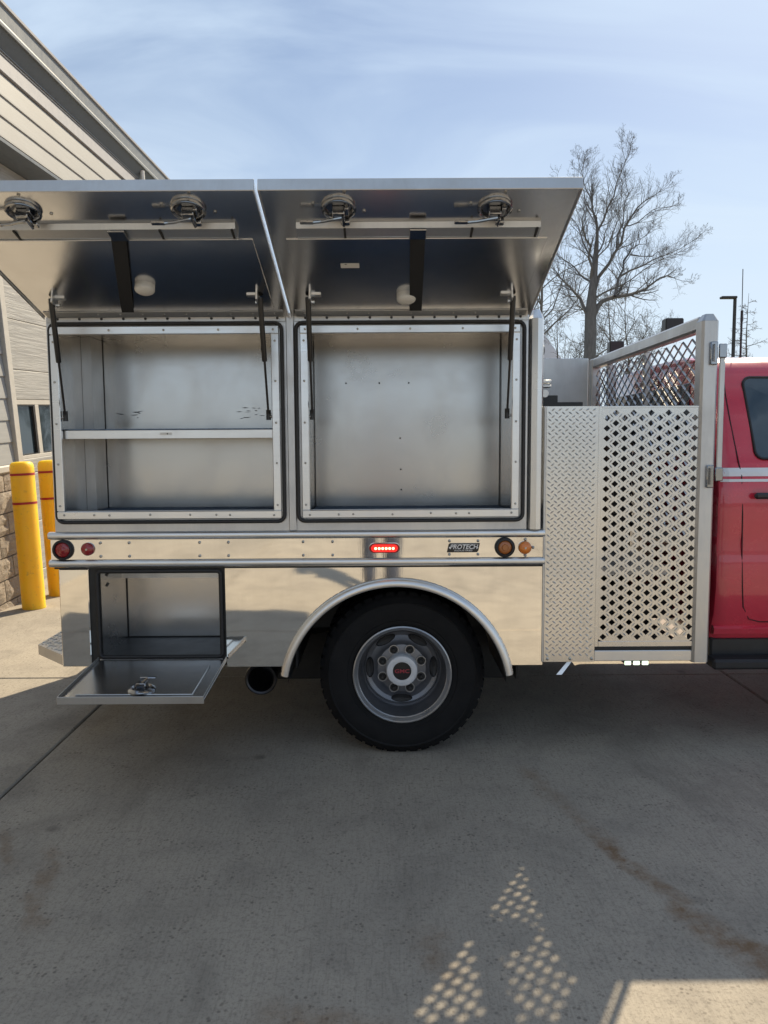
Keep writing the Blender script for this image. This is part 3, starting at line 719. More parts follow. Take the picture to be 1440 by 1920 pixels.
# --- side band with rails
bandp = part(MB().box(-1.530, 0.733, FY - .004, FY + .05, 0.9705, 1.062), 'side_band', A_POL)
def rail_bar(z0, z1, y):
    zc = (z0 + z1) / 2; h = (z1 - z0) / 2; p = 0.026
    pr = [(y, z0), (y - p * .55, z0 + h * .12), (y - p * .9, zc - h * .62), (y - p, zc - h * .35), (y - p, zc + h * .35), (y - p * .9, zc + h * .68), (y - p * .5, z1 - h * .06), (y, z1)]
    return part(MB().prism_x(pr[::-1], -1.537, 0.735), 'rub_rail', A_FRAME, T, 50)
rail_bar(1.0625, 1.098, FY + .008); rail_bar(0.934, 0.970, FY + .008)
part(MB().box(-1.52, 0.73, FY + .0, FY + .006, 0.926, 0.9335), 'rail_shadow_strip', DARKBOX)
rv = MB()
for u in (-1.302, -1.170, -0.847, -0.715, -0.372, -0.237, 0.299, 0.430):
    for z in (1.047, 0.985): rivet(rv, u, FY - .0045, z, 0.0068, 0.004)
stuff(part(rv, 'rivet', STEEL, bandp, 60))
def lamp_round(x, z, r, rin, lens, name, dome=0.006):
    if rin < r:
        b = part(MB().lathe([(r, -.001), (r, -.012), (r - .006, -.018), (rin + .003, -.018), (rin, -.010)], (x, FY - .004, z), 'Y', 32), name, RUBBER, T, 50)
        part(MB().lathe([(rin, -.010), (rin * .85, -.015), (rin * .55, -.017), (0.0005, -.018)], (x, FY - .004, z), 'Y', 28), 'lens', lens, b, 50)
        part(MB().lathe([(rin * .5, -.0172), (rin * .42, -.0205), (0.0005, -.021)], (x, FY - .004, z), 'Y', 20), 'lens_centre', lens, b, 50)
    else:
        b = part(MB().lathe([(r, -.001), (r, -.010), (r * .85, -.018), (r * .4, -.023), (0.0005, -.024)], (x, FY - .004, z), 'Y', 28), name, lens, T, 50)
        part(MB().disc((x, FY - .027, z), 0.005, -0.002, 'Y', 8), 'lens_boss', STEEL, b)
    return b
lamp_round(-1.473, 1.0165, 0.047, 0.034, REDLENS, 'tail_lamp')
lamp_round(-1.359, 1.0195, 0.030, 0.030, REDLENS, 'marker_lamp')
lamp_round(0.553, 1.0165, 0.046, 0.031, AMBERD, 'turn_lamp')
al = lamp_round(0.645, 1.0145, 0.030, 0.030, AMBER, 'marker_lamp')
rv = MB()
for x, z in ((0.647, 1.052), (0.647, 0.979), (0.682, 1.015)): rivet(rv, x, FY - .0045, z, 0.0075, 0.006)
stuff(part(rv, 'marker_screw', STEEL, al, 60))
# lit oblong side lamp
lx, lz = 0.001, 1.017
po = arc(lx + .048, lz, .022, -90, 90, 8) + arc(lx - .048, lz, .022, 90, 270, 8)
sl_ = part(MB().prism(po, FY - .018, FY - .0045), 'side_warning_lamp', REDLENS)
pi_ = arc(lx + .044, lz, .0165, -90, 90, 8) + arc(lx - .044, lz, .0165, 90, 270, 8)
part(MB().prism(pi_, FY - .021, FY - .0185), 'lens', LEDRED, sl_)
for i in range(6): part(MB().disc((lx - .040 + .016 * i, FY - .0213, lz - .001), 0.0060, -0.002, 'Y', 10), 'diode', LEDHOT, sl_)
# name badge: black parallelogram with slanted silver letters
bx, bz = 0.3625, 1.0155
bd = part(MB().prism([(bx - .075, bz - .021), (bx + .062, bz - .021), (bx + .069, bz - .014), (bx + .076, bz + .021), (bx - .060, bz + .021), (bx - .067, bz + .016)][::1], FY - .010, FY - .0045), 'name_badge', BADGE)
def letters(txt, size, x, y, z, mat, parent, name='lettering', **k):
    me = text_mesh(txt, size, **k); me.materials.append(mat); return link(name, me, parent, (x, y, z))
letters('PROTECH', 0.0285, bx + .001, FY - .0108, bz + .0035, SILVERT, bd, shear=0.25, xs=1.0, offset=0.0006)
letters('INDUSTRIES', 0.0105, bx - .001, FY - .0108, bz - .0128, SILVERT, bd, shear=0.2, xs=1.5)
m = MB(); m.box(bx - .052, bx + .064, FY - .0115, FY - .0102, bz + .0160, bz + .0172)
part(m, 'badge_line', SILVERT, bd)
m = MB(); m.disc((bx - .0625, FY - .010, bz + .001), .0042, -.003, 'Y', 10); m.disc((bx + .064, FY - .010, bz + .001), .0042, -.003, 'Y', 10)
stuff(part(m, 'badge_pin', SILVERT, bd))

# --- lower side: rear post, storage box, panel with wheel arch
part(MB().box(-1.502, -1.366, FY + .0, FY + .30, 0.466, 0.9255, 0.004), 'rear_lower_post', A_POL)
m = MB(); AX, AZ, AR = 0.056, 0.326, 0.538
a0 = math.degrees(math.asin((0.462 - AZ) / AR))
poly = [(-0.735, 0.462)] + arc(AX, AZ, AR, 180 - a0, a0, 40) + [(0.733, 0.462), (0.733, 0.9255), (-0.735, 0.9255)]
m.prism(poly, FY, FY + .012); part(m, 'lower_side_panel', A_POL)
m = MB(); m.box(-0.737, -0.728, FY + .0125, FY + .3, 0.462, 0.9255).box(0.722, 0.733, FY + .0125, FY + .30, 0.462, 0.9255).box(-0.727, 0.721, FY + .29, FY + .30, 0.90, 0.9255)
part(m, 'panel_return', A_DULL)
# flared arch lip
m = MB(); prof = [(0.545, 0.002), (0.549, -0.010), (0.546, -0.026), (0.537, -0.034), (0.524, -0.037), (0.514, -0.033), (0.511, -0.020), (0.514, 0.03)]
N = 56; b0 = 10.5; vs = []; fs = []
for i in range(N + 1):
    a = R(b0 + (180 - 2 * b0) * i / N)
    for r, y in prof: vs.append((AX + r * math.cos(a), FY + y, AZ + r * math.sin(a)))
K = len(prof)
for i in range(N):
    for k in range(K): fs.append((i * K + k, i * K + (k + 1) % K, (i + 1) * K + (k + 1) % K, (i + 1) * K + k))
fs.append(tuple(range(K))[::-1]); fs.append(tuple(range(N * K, (N + 1) * K)))
m.add(vs, fs); fl = part(m, 'fender_flare', A_FRAME, T, 50)
m = MB()
wb = random.Random(11)
for i in range(130):
    a = R(b0 + (180 - 2 * b0) * (i + wb.uniform(0, .8)) / 130); r = 0.5485
    m.lug((AX + r * math.cos(a), FY - .004, AZ + r * math.sin(a)), (-math.sin(a), 0, math.cos(a)), (math.cos(a), 0, math.sin(a)), (0, -1, 0), 0.010, 0.0042, 0.004)
stuff(part(m, 'weld_bead', A_DULL, fl))
# storage box
bxm = MB(); BX0, BX1, BZ0, BZ1, BD = -1.315, -0.768, 0.515, 0.902, 3.87
m = face_plate([-1.3655, BX0, BX1, -0.7375], [0.468, BZ0, BZ1, 0.9255], {(1, 1)}, FY + .012, FY + .016)
part(m, 'box_face', DARKBOX)
m = MB(); m.box(BX0 - .02, BX1 + .02, BD, BD + .004, BZ0 - .02, BZ1 + .02); part(m, 'box_back', A_MILL)
part(MB().box(BX0 - .004, BX0, FY + .017, BD - .001, BZ0 - .016, BZ1 + .016), 'box_side', A_MILL)
part(MB().box(BX1 + .004, BX1 + .008, FY + .017, BD - .001, BZ0 - .016, BZ1 + .016), 'box_side', A_MILL)
part(MB().box(BX0 - .02, BX1 + .02, FY + .017, BD - .001, BZ0 - .016, BZ0 - .004), 'box_floor', BLACKP)
part(MB().box(BX0 - .02, BX1 + .02, FY + .017, BD - .001, BZ1 + .016, BZ1 + .02), 'box_roof', A_MILL)
part(MB().tube([(BX0 + .002, BD - .002, BZ0), (BX0 + .002, BD - .002, BZ1 + .015)], .0028, 5), 'box_sealant', DARKBOX)
part(MB().tube([(BX0 + .002, BD - .003, BZ0 - .002), (BX1, BD - .003, BZ0 - .002)], .0028, 5), 'box_sealant', DARKBOX)
pts = [(p, FY + .006, q) for p, q in rrect(BX0 - .012, BX1 + .012, BZ0 - .006, BZ1 + .012, .02, 4)]; pts.append(pts[0])
part(MB().tube(pts, 0.010, 8, False), 'box_seal', RUBBER, T, 60)
m = MB(); m.box(BX0 - .012, BX1 + .012, FY + .0, FY + .011, 0.4905, 0.5005, .001)
part(m, 'box_sill', A_DULL)
dk = MB()
for x, z in ((-1.300, 0.885), (-1.300, 0.835)):
    dk.lug((BX0 + .0005, 3.60, z), (0, 1, 0), (0, 0, 1), (1, 0, 0), .03, .012, .002)
stuff(part(dk, 'sealant_smear', BLACKP))
# fold-down door of the storage box
dd = empty('drop_door', (-1.029, FY - .008, 0.494), (math.pi + R(4.2), 0, 0), T)
q = dict(parent=dd, local=True)
MB().box(-.297, .297, .012, .470, -.010, 0.0, .002).build('door_skin', A_MILL, **q)
for bx_ in ((-.297, .297, .4705, .474, -.024, 0.008), (-.297, -.2935, .012, .470, -.024, -.0105), (.2935, .297, .012, .470, -.024, -.0105)):
    MB().box(*bx_, .001).build('edge_return', A_DULL, **q)
MB().box(-.24, .24, .10, .43, -.0155, -.0105, .002).build('inner_liner', A_MILL, **q)
kn = MB()
for i in range(23): kn.tube([(-.285 + .0248 * i, .004, 0), (-.285 + .0248 * i + .021, .004, 0)], 0.0058 if i % 2 else .005, 7)
stuff(kn.build('hinge_knuckle', A_DULL, smooth=50, **q))
# ------ (drop door local z points down once folded out, so the inner face is -z)
lat = MB(); lat.lathe([(.056, -.0155), (.056, -.021), (.050, -.027), (.042, -.030), (.038, -.022), (.0005, -.022)], (0.02, .385, 0), 'Z', 26)
lat.box(0.0, .04, .36, .40, -.050, -.022, .003).tube([(.005, .345, -.055), (.07, .35, -.058)], .006, 8).tube([(.02, .38, -.045), (.055, .40, -.075), (.085, .40, -.075)], .005, 8)
lat.build('slam_latch', CHROME, smooth=40, **q)

# --- rear step, seen past the corner
sp_ = [(-1.506, 3.525), (-1.716, 3.728), (-1.722, 5.57), (-1.506, 5.775)]
stp = part(MB().prism_z(sp_[::-1], 0.463, 0.512), 'rear_step', A_DULL)
stepu = MB(); rr_ = random.Random(9)
for i in range(7):
    for j in range(60):
        x = -1.70 + i * .028; y = 3.60 + j * .034 + (i % 2) * .017
        if x < -1.506 - (y - 3.53) * 1.02: continue
        s2 = 1 if (i + j) % 2 else -1
        stepu.lug((x, y, .5122), (0.7, .7 * s2, 0), (-.7 * s2, .7, 0), (0, 0, 1), .015, .0045, .004)
stuff(part(stepu, 'tread_lug', A_DULL, stp))

# --- front gate of the walk-through: tread plate and punched panel
GY = FY - .006
gp = part(MB().box(0.7385, 0.973, GY, GY + .004, 0.4775, 1.656), 'tread_panel', A_TREAD)
m = MB(); cnt = 0
zz = 0.510
row = 0
while zz < 1.648:
    x = 0.752 + (0.0155 if row % 2 else 0)
    while x < 0.966:
        sgn = 1 if row % 2 else -1
        m.lug((x, GY - .0001, zz), (0.80, 0, .6 * sgn), (-.6 * sgn, 0, .80), (0, -1, 0), 0.0120, 0.0038, 0.0040)
        x += 0.031
    zz += 0.0155; row += 1
stuff(part(m, 'tread_lug', A_TREAD, gp))
m = MB(); m.box(0.728, 0.738, GY - .002, GY + .03, 0.4775, 1.6565, .002)
part(m, 'tread_edge', A_DULL, gp)
sc = MB()
for x in (0.755, 0.860, 0.960): rivet(sc, x, GY - .0002, .492, .007, .004)
stuff(part(sc, 'tread_screw', STEEL, gp, 60))
# punched panel: rhombic cells each with a diamond hole
PXH, PZH = 0.0397, 0.0229; hx, hzv = 0.0162, 0.0152; gx0, gz0 = 1.012, 0.594
m = MB(); y0, y1 = GY + .0015, GY + .005; lg = MB()
for row in range(46):
    for col in range(11):
        if (row + col) % 2: continue
        cx, cz = gx0 + col * PXH, gz0 + row * PZH
        O = [(cx + PXH, cz), (cx, cz + PZH), (cx - PXH, cz), (cx, cz - PZH)]
        I = [(cx + hx, cz), (cx, cz + hzv), (cx - hx, cz), (cx, cz - hzv)]
        vs = [(a, y0, b) for a, b in O] + [(a, y0, b) for a, b in I] + [(a, y1, b) for a, b in I]
        fs = []
        for k in range(4):
            k2 = (k + 1) % 4; fs.append((k, k + 4, k2 + 4, k2)); fs.append((k + 4, k + 8, k2 + 8, k2 + 4))
        m.add(vs, fs)
        # back sheet so the panel has a rear face
        m.add([(a, y1, b) for a, b in O] + [(a, y1, b) for a, b in I], [(k, (k + 1) % 4, (k + 1) % 4 + 4, k + 4) for k in range(4)])
        for sx2 in (1, -1):
            if 0 <= col + sx2 < 11 and row + 1 < 46:
                mx_, mz_ = cx + sx2 * PXH / 2, cz + PZH / 2; L = math.hypot(.68, .73)
                lg.lug((mx_, y0 - .0001, mz_), (-sx2 * .68 / L, 0, .73 / L), (sx2 * .73 / L, 0, .68 / L), (0, -1, 0), 0.0140, 0.0034, 0.0034)
for row in range(46):
    cz = gz0 + row * PZH
    if row % 2:
        for xa_, sg in ((gx0, -1), (gx0 + 10 * PXH, 1)):
            tri = [(xa_, y0, cz), (xa_ + sg * PXH, y0, cz + PZH), (xa_ + sg * PXH, y0, cz - PZH)]
            m.add(tri, [(0, 1, 2)] if sg < 0 else [(0, 2, 1)])
for col in range(12):
    cx = gx0 + (col - .5 * 0) * PXH - 0
    if col % 2 == 0 and col <= 10: m.add([(cx, y0, gz0 + 45 * PZH), (cx - PXH, y0, gz0 + 46 * PZH), (cx + PXH, y0, gz0 + 46 * PZH)], [(0, 2, 1)])
    elif col < 11: m.add([(cx, y0, gz0), (cx - PXH, y0, gz0 - PZH), (cx + PXH, y0, gz0 - PZH)], [(0, 1, 2)])
ppanel = part(m, 'punched_panel', A_TREAD)
stuff(part(lg, 'tread_lug', A_TREAD, ppanel))
xr1 = gx0 + 10 * PXH + hx + .008; zt = gz0 + 45 * PZH + hzv + .007; zb_ = gz0 - hzv - .006
m = MB(); m.box(0.9735, gx0 - hx - .006, GY, GY + .006, 0.548, 1.656, .001).box(xr1, 1.436, GY, GY + .006, 0.548, 1.656, .001)
m.box(gx0 - hx - .0055, xr1 - .0005, GY, GY + .006, zt, 1.656, .001).box(gx0 - hx - .0055, xr1 - .0005, GY, GY + .006, 0.548, zb_, .001)
part(m, 'panel_border', A_TREAD, ppanel)
part(MB().box(0.9735, 1.436, GY + .008, GY + .03, 0.530, 0.5475), 'panel_channel', DARKBOX, ppanel)
part(MB().box(0.9735, 1.4365, GY + .002, GY + .045, 0.4785, 0.5285, .003), 'gate_sill', A_FRAME)
m = MB(); m.box(.80, .81, GY + .05, GY + .06, .43, .477)
m = MB(); m.add([(.872, 3.55, .475), (.892, 3.55, .475), (.832, 3.53, .405), (.806, 3.53, .405), (.872, 3.554, .475), (.892, 3.554, .475), (.832, 3.534, .405), (.806, 3.534, .405)], [(0, 3, 2, 1), (4, 5, 6, 7), (0, 1, 5, 4), (2, 3, 7, 6), (0, 4, 7, 3), (1, 2, 6, 5)])
part(m, 'hanger_bracket', A_FRAME)
gl = part(MB().box(1.125, 1.245, GY + .05, GY + .10, .452, .470, .003), 'ground_light', BLACKP)
for i in range(3): part(MB().box(1.130 + .041 * i, 1.160 + .041 * i, GY + .044, GY + .0495, .4465, .4655, .002), 'light_cell', LEDWHT, gl)

# --- rack behind the cab: near post, top rail, far post, uprights, expanded mesh
rk = empty('cab_rack', (1.455, 4.45, 0.474), parent=T)
pr = [(1.424, FY + .052), (1.424, FY - .008), (1.434, FY - .020), (1.490, FY - .020), (1.500, FY - .008), (1.500, FY + .052)]
part(MB().prism_z(pr, 0.474, 2.030), 'rack_post', A_DULL, rk)
m = MB(); n = len(pr); m.add([(x, y, 2.0305) for x, y in pr] + [(1.462 + (x - 1.462) * .5, FY + .016 + (y - FY - .016) * .6, 2.062) for x, y in pr], [(i, (i + 1) % n, (i + 1) % n + n, i + n) for i in range(n)] + [tuple(range(n, 2 * n))])
part(m, 'rack_post_cap', A_DULL, rk)
part(MB().box(1.432, 1.492, FY + .054, 5.33, 1.995, 2.060, .010), 'rack_top_rail', A_DULL, rk)
part(MB().box(1.432, 1.492, 5.332, 5.41, 0.474, 2.060, .006), 'rack_post', A_DULL, rk)
part(MB().box(1.436, 1.488, FY + .054, 5.33, 0.98, 1.03, .006), 'rack_cross_bar', A_FRAME, rk)
for ya, yb, wd in ((4.35, 4.38, .036), (5.06, 5.09, .058)):
    part(MB().box(1.462, 1.462 + wd, ya, yb, 1.032, 1.993, .004), 'rack_upright', A_DULL, rk)
m = MB(); dy_, dz_ = 0.056, 0.0335; ya, yb, za, zb = FY + .06, 5.33, 1.035, 1.992
J = int((yb - ya) / dy_); K = int((zb - za) / dz_)
for j in range(J):
    for k in range(K + 1):
        if (j + k) % 2: continue
        p = Vector((1.455, ya + j * dy_, za + k * dz_))
        for dk_ in (1, -1):
            if not 0 <= k + dk_ <= K: continue
            qv = Vector((1.455, ya + (j + 1) * dy_, za + (k + dk_) * dz_)); d_ = (qv - p).normalized(); nn_ = Vector((0.78, 0, 0.62)); nn_ = (nn_ - d_ * nn_.dot(d_)).normalized(); bb = d_.cross(nn_)
            A_, B_ = nn_ * .0048, bb * .0020
            vs = [p + A_ + B_, p + A_ - B_, p - A_ - B_, p - A_ + B_, qv + A_ + B_, qv + A_ - B_, qv - A_ - B_, qv - A_ + B_]
            m.add(vs, [(0, 4, 5, 1), (1, 5, 6, 2), (2, 6, 7, 3), (3, 7, 4, 0)])
stuff(part(m, 'expanded_mesh', A_DULL, rk))
# latch rod with two chrome clamps on the outer face
lr = part(MB().box(1.503, 1.528, FY - .028, FY - .018, 1.315, 1.925, .003), 'latch_rod', A_DULL, rk)
for z0 in (1.865, 1.315):
    m = MB(); m.box(1.458, 1.492, FY - .034, FY - .0205, z0 - .03, z0 + .072, .004).box(1.493, 1.530, FY - .040, FY - .029, z0 + .0, z0 + .062, .004)
    m.tube([(1.476, FY - .040, z0 - .015), (1.476, FY - .040, z0 + .06)], .009, 10)
    part(m, 'clamp', CHROME, rk, 40)
# far-side equipment cabinet and deck
part(MB().box(0.74, 1.43, 5.415, 5.80, 0.50, 2.072, .004), 'far_cabinet', A_DULL)
part(MB().box(-1.50, 0.728, 5.20, 5.80, 0.55, 2.070, .004), 'far_body', A_DULL)
part(MB().box(-1.50, 1.43, 3.80, 5.414, 0.83, 0.87), 'deck', A_DULL)
part(MB().box(0.735, 1.43, 3.60, 5.30, 0.50, 0.53), 'walkway_floor', DARKBOX)
part(MB().box(0.76, 1.41, 4.36, 5.25, 0.531, 1.62, .01), 'pump_housing', DARKBOX)
m = MB(); m.tube([(.80, 4.30, .8), (1.36, 4.30, .8)], .05, 14).tube([(1.05, 4.28, .6), (1.05, 4.28, 1.4)], .035, 12).tube([(1.25, 4.28, 1.0), (1.25, 4.28, 1.55)], .03, 12)
part(m, 'pump_pipework', plain('brown_pipe', (.06, .035, .025), .5, .2, .3), T, 50)
part(MB().box(-1.50, -0.47, 5.20, 5.80, 0.27, 0.549), 'far_light_block', DARKBOX); part(MB().box(0.60, 1.43, 5.20, 5.80, 0.27, 0.499), 'far_light_block', DARKBOX)  # added blocks, hung low to keep far-side daylight from under the truck
part(MB().box(-0.44, -0.425, 3.68, 5.70, 0.40, 0.60, .004), 'arch_dark_baffle', RUBBER)  # invented dark sheet, hides sunlit far ground showing through the wheel arch
part(MB().box(0.66, 0.675, 3.80, 5.70, 0.30, 0.82, .004), 'arch_dark_screen', DARKBOX)  # added dark sheet closing off bright ground ahead of the wheel
part(MB().box(-0.70, -0.335, 4.46, 4.48, 0.10, 0.82, .004), 'arch_dark_screen', DARKBOX); part(MB().box(0.50, 0.72, 4.46, 4.48, 0.10, 0.82, .004), 'arch_dark_screen', DARKBOX)  # added dark barriers inside the arch, screening lit ground beyond the tyre
part(MB().box(0.80, 1.40, 4.3, 5.1, 0.36, 0.499, .02), 'underbody_light_block', BLACKP)  # box put in below the floor to cut light under the truck
# work lights on the cab side of the rack
for y, z in ((4.33, 2.125), (5.38, 2.135)):
    wl = part(MB().box(1.555, 1.655, y - .035, y + .035, z - .05, z + .045, .006), 'work_light', BLACKP, rk)
    m = MB(); m.box(1.565, 1.645, y + .036, y + .042, z - .040, z + .035, .002); part(m, 'light_lens', WHITEP, wl)
    m = MB(); m.box(1.494, 1.575, y - .012, y + .012, z - .075, z - .0505, .002); part(m, 'light_bracket', BLACKP, wl)

# --- cab: lofted shell
CY = 4.65
PROF = [(0.90, 0.50), (0.955, 0.535), (0.975, 0.60), (1.000, 0.66), (1.018, 0.80), (1.018, 0.93), (1.005, 1.00), (1.012, 1.06), (1.012, 1.25), (0.998, 1.345), (0.972, 1.395), (0.925, 1.56), (0.862, 1.74), (0.825, 1.815), (0.770, 1.880), (0.69, 1.913), (0.52, 1.937), (0.25, 1.945), (0.0, 1.947)]
STN = [(1.590, .955, .985, 0), (1.598, .980, .995, 0), (1.622, .996, 1.0, 0), (1.66, 1.0, 1.0, 0), (2.2, 1.0, 1.0, 0), (3.0, 1.0, 1.0, 0), (3.55, 1.0, 0.995, 0), (3.85, 1.0, 0.6, 1), (4.18, 1.0, 0.02, 1), (4.6, .99, 0.0, 1), (5.25, .96, -0.02, 1), (5.50, .88, -0.06, 1), (5.54, .80, -0.12, 1)]
def prof_at(st_):
    x, ys_, zs_, mode = st_; out = []
    for hy_, z in PROF:
        zz_ = z * zs_ if not mode else (z if z <= 1.345 else 1.345 + (z - 1.345) * max(zs_, 0)) + (zs_ if zs_ < 0 and z > 1.3 else 0)
        if not mode: zz_ = z if z < 1.2 else 1.2 + (z - 1.2) * (1 - (1 - zs_) * 2.2)
        out.append((x, hy_ * ys_, zz_))
    return out
m = MB(); vs = []; fs = []; np_ = len(PROF)
full_n = 2 * np_ - 1
for st_ in STN:
    p = prof_at(st_); near = [(x, CY - h, z) for x, h, z in p]; far = [(x, CY + h, z) for x, h, z in p[:-1]][::-1]
    vs += near + far
for i in range(len(STN) - 1):
    for k in range(full_n - 1):
        fs.append((i * full_n + k, i * full_n + k + 1, (i + 1) * full_n + k + 1, (i + 1) * full_n + k))
fs.append(tuple(range(full_n))[::-1]); fs.append(tuple(range((len(STN) - 1) * full_n, len(STN) * full_n)))
m.add(vs, fs); cab = part(m, 'cab', REDP, T, 38)
def side_y(z):
    for (h0, z0), (h1, z1) in zip(PROF, PROF[1:]):
        if z0 <= z <= z1: return CY - (h0 + (h1 - h0) * (z - z0) / (z1 - z0))
    return CY - PROF[0][0]
def patch(poly, off, thick=0.003):
    """sheet lying on the cab side: outline in x,z, ring-filled towards its centre"""
    m = MB(); n = len(poly); cx = sum(p[0] for p in poly) / n; cz = sum(p[1] for p in poly) / n; vs = []; fs = []; rings = (1.0, .8, .55, .3, .08)
    for s in rings:
        for x, z in poly:
            xx, zz_ = cx + (x - cx) * s, cz + (z - cz) * s; vs.append((xx, side_y(zz_) - off, zz_))
    for a in range(len(rings) - 1):
        for i in range(n): fs.append((a * n + i, (a + 1) * n + i, (a + 1) * n + (i + 1) % n, a * n + (i + 1) % n))
    fs.append(tuple((len(rings) - 1) * n + i for i in range(n)))
    b = len(vs)
    for x, z in poly: vs.append((x, side_y(z) - off + thick, z))
    for i in range(n): fs.append((i, (i + 1) % n, b + (i + 1) % n, b + i))
    return m.add(vs, fs)
wp = arc(2.60, 1.77, .03, 0, 90, 3) + arc(1.800, 1.765, .040, 90, 178, 6) + arc(1.818, 1.450, .040, 186, 268, 5) + [(2.63, 1.405)]
part(patch(wp, 0.006), 'side_window', GLASS, cab, 40)
pts = [(x, side_y(z) - .004, z) for x, z in wp]; pts.append(pts[0])
part(MB().tube(pts, .007, 6, False), 'window_seal', RUBBER, cab, 60)
wp2 = arc(3.45, 1.75, .03, 0, 90, 3) + arc(2.75, 1.77, .03, 90, 180, 3) + [(2.72, 1.405), (3.75, 1.405)]
part(patch(wp2, 0.006), 'side_window', GLASS, cab, 40)
# door seam, stripes, handle, rocker
seam = [(1.685, 1.865), (1.672, 1.80), (1.668, 1.72), (1.676, 1.58), (1.690, 1.45), (1.700, 1.33), (1.706, 1.15), (1.709, .95), (1.715, .80), (1.728, .70), (1.765, .635), (1.82, .620), (2.4, .618), (2.62, .63), (2.66, .70), (2.66, 1.4)]
part(MB().tube([(x, side_y(z) - .0005, z) for x, z in seam], .0032, 5), 'door_seam', REDS, cab, 60)
for z0, z1 in ((1.328, 1.368), (1.302, 1.315)):
    m = MB(); n = 14; vs = []; fs = []
    for i in range(n + 1):
        x = 1.603 + (4.3 - 1.603) * (i / n) ** 2.2; k_ = 1 - max(0, (1.64 - x) / .04) * .013
        for zz_ in (z0, (z0 + z1) / 2, z1): vs.append((x, CY - (CY - side_y(zz_)) * k_ - .0025, zz_))
    for i in range(n):
        for k in range(2): fs.append((i * 3 + k, i * 3 + k + 1, (i + 1) * 3 + k + 1, (i + 1) * 3 + k))
    part(m.add(vs, fs), 'side_stripe', STRIPE, cab)
hb = part(MB().box(1.745, 2.02, side_y(1.235) - .045, side_y(1.235) - .018, 1.222, 1.252, .010), 'door_handle', BLACKP, cab)
part(MB().box(1.86, 2.04, side_y(1.235) - .017, side_y(1.235) - .002, 1.215, 1.275, .006), 'handle_base', BLACKP, cab)
m = MB(); m.prism_x([(3.705, .553), (3.668, .560), (3.660, .588), (3.675, .600), (3.705, .600)][::-1], 1.60, 4.3)
part(m, 'rocker_panel', REDP, cab)
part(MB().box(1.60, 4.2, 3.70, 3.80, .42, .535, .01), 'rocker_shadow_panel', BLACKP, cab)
part(MB().box(1.575, 4.15, 3.60, 3.70, .40, .45, .012), 'running_board', RUBBER)
part(MB().box(1.583, 1.5885, 4.02, 5.28, 1.43, 1.795, .002), 'rear_window', GLASS, cab)
part(MB().box(1.575, 1.592, 4.45, 4.85, 1.82, 1.855, .004), 'brake_lamp', REDLENS, cab)
ws = MB(); ws.add([(3.62, 4.0, 1.885), (3.62, 5.3, 1.885), (4.14, 5.42, 1.40), (4.14, 3.88, 1.40)], [(0, 1, 2, 3)])
part(ws, 'windscreen', GLASS, cab)
# whip antenna on the roof
an = part(MB().tube([(1.95, 4.25, 1.90), (1.95, 4.25, 2.0), (1.95, 4.25, 2.14)], [.006, .006, .006], 8), 'antenna', BLACKP, T, 40)
part(MB().lathe([(.028, 0), (.026, .012), (.010, .045), (.006, .05)], (1.95, 4.25, 1.905), 'Z', 14), 'antenna_base', BLACKP, an, 50)
part(MB().tube([(1.95, 4.25, 2.14), (1.95, 4.25, 2.20)], .0075, 8), 'antenna_coil', BLACKP, an, 50)
part(MB().tube([(1.95, 4.25, 2.20), (1.947, 4.25, 2.42)], .0022, 6), 'antenna_whip', BLACKP, an, 50)

# --- running gear
m = MB(); m.box(-1.45, 4.9, 4.18, 4.26, .52, .70).box(-1.45, 4.9, 5.04, 5.12, .52, .70).box(-1.2, -.9, 4.27, 5.03, .55, .65).box(.9, 1.0, 4.27, 5.03, .55, .65)
part(m, 'chassis', DARKBOX)
m = MB(); m.tube([(0.083, 3.75, .40), (0.083, 5.55, .40)], .055, 14); m.lathe([(.03, -.18), (.13, -.12), (.17, 0), (.13, .12), (.03, .18)], (0.083, 4.65, .40), 'Y', 20)
part(m, 'rear_axle', DARKBOX, T, 50)
m = MB(); m.box(-.70, .71, 4.10, 4.12, .50, .82).box(-.70, -.69, 3.80, 4.10, .47, .82)
part(m, 'wheel_well_liner', BLACKP)
m = MB(); pw = arc(AX, AZ, .515, 5, 175, 26)
vs = [(x, FY + .012, z) for x, z in pw] + [(x, FY + .60, z) for x, z in pw]; k = len(pw)
m.add(vs, [(i, i + 1, i + 1 + k, i + k) for i in range(k - 1)]); part(m, 'wheel_well_liner', BLACKP, T, 50)
part(MB().box(0.60, .70, 3.75, 3.95, .455, .64), 'mud_flap_bracket', DARKBOX)
# exhaust tip
m = MB(); m.lathe([(.070, .0), (.0765, .004), (.078, .03), (.072, .05), (.070, .35)], (-.597, 3.60, .368), 'Y', 28); m.lathe([(.070, .0), (.062, .004), (.060, .34)], (-.597, 3.60, .368), 'Y', 28)
m.lathe([(.060, .34), (.0005, .34)], (-.597, 3.60, .368), 'Y', 28)
ex = part(m, 'exhaust_tip', plain('sooty_steel', (.055, .055, .06), .38, .9, .3), T, 50)
part(MB().tube([(-.597, 3.95, .368), (-.597, 4.4, .40), (-.3, 4.45, .45)], .05, 12), 'exhaust_pipe', DARKBOX, ex, 50)

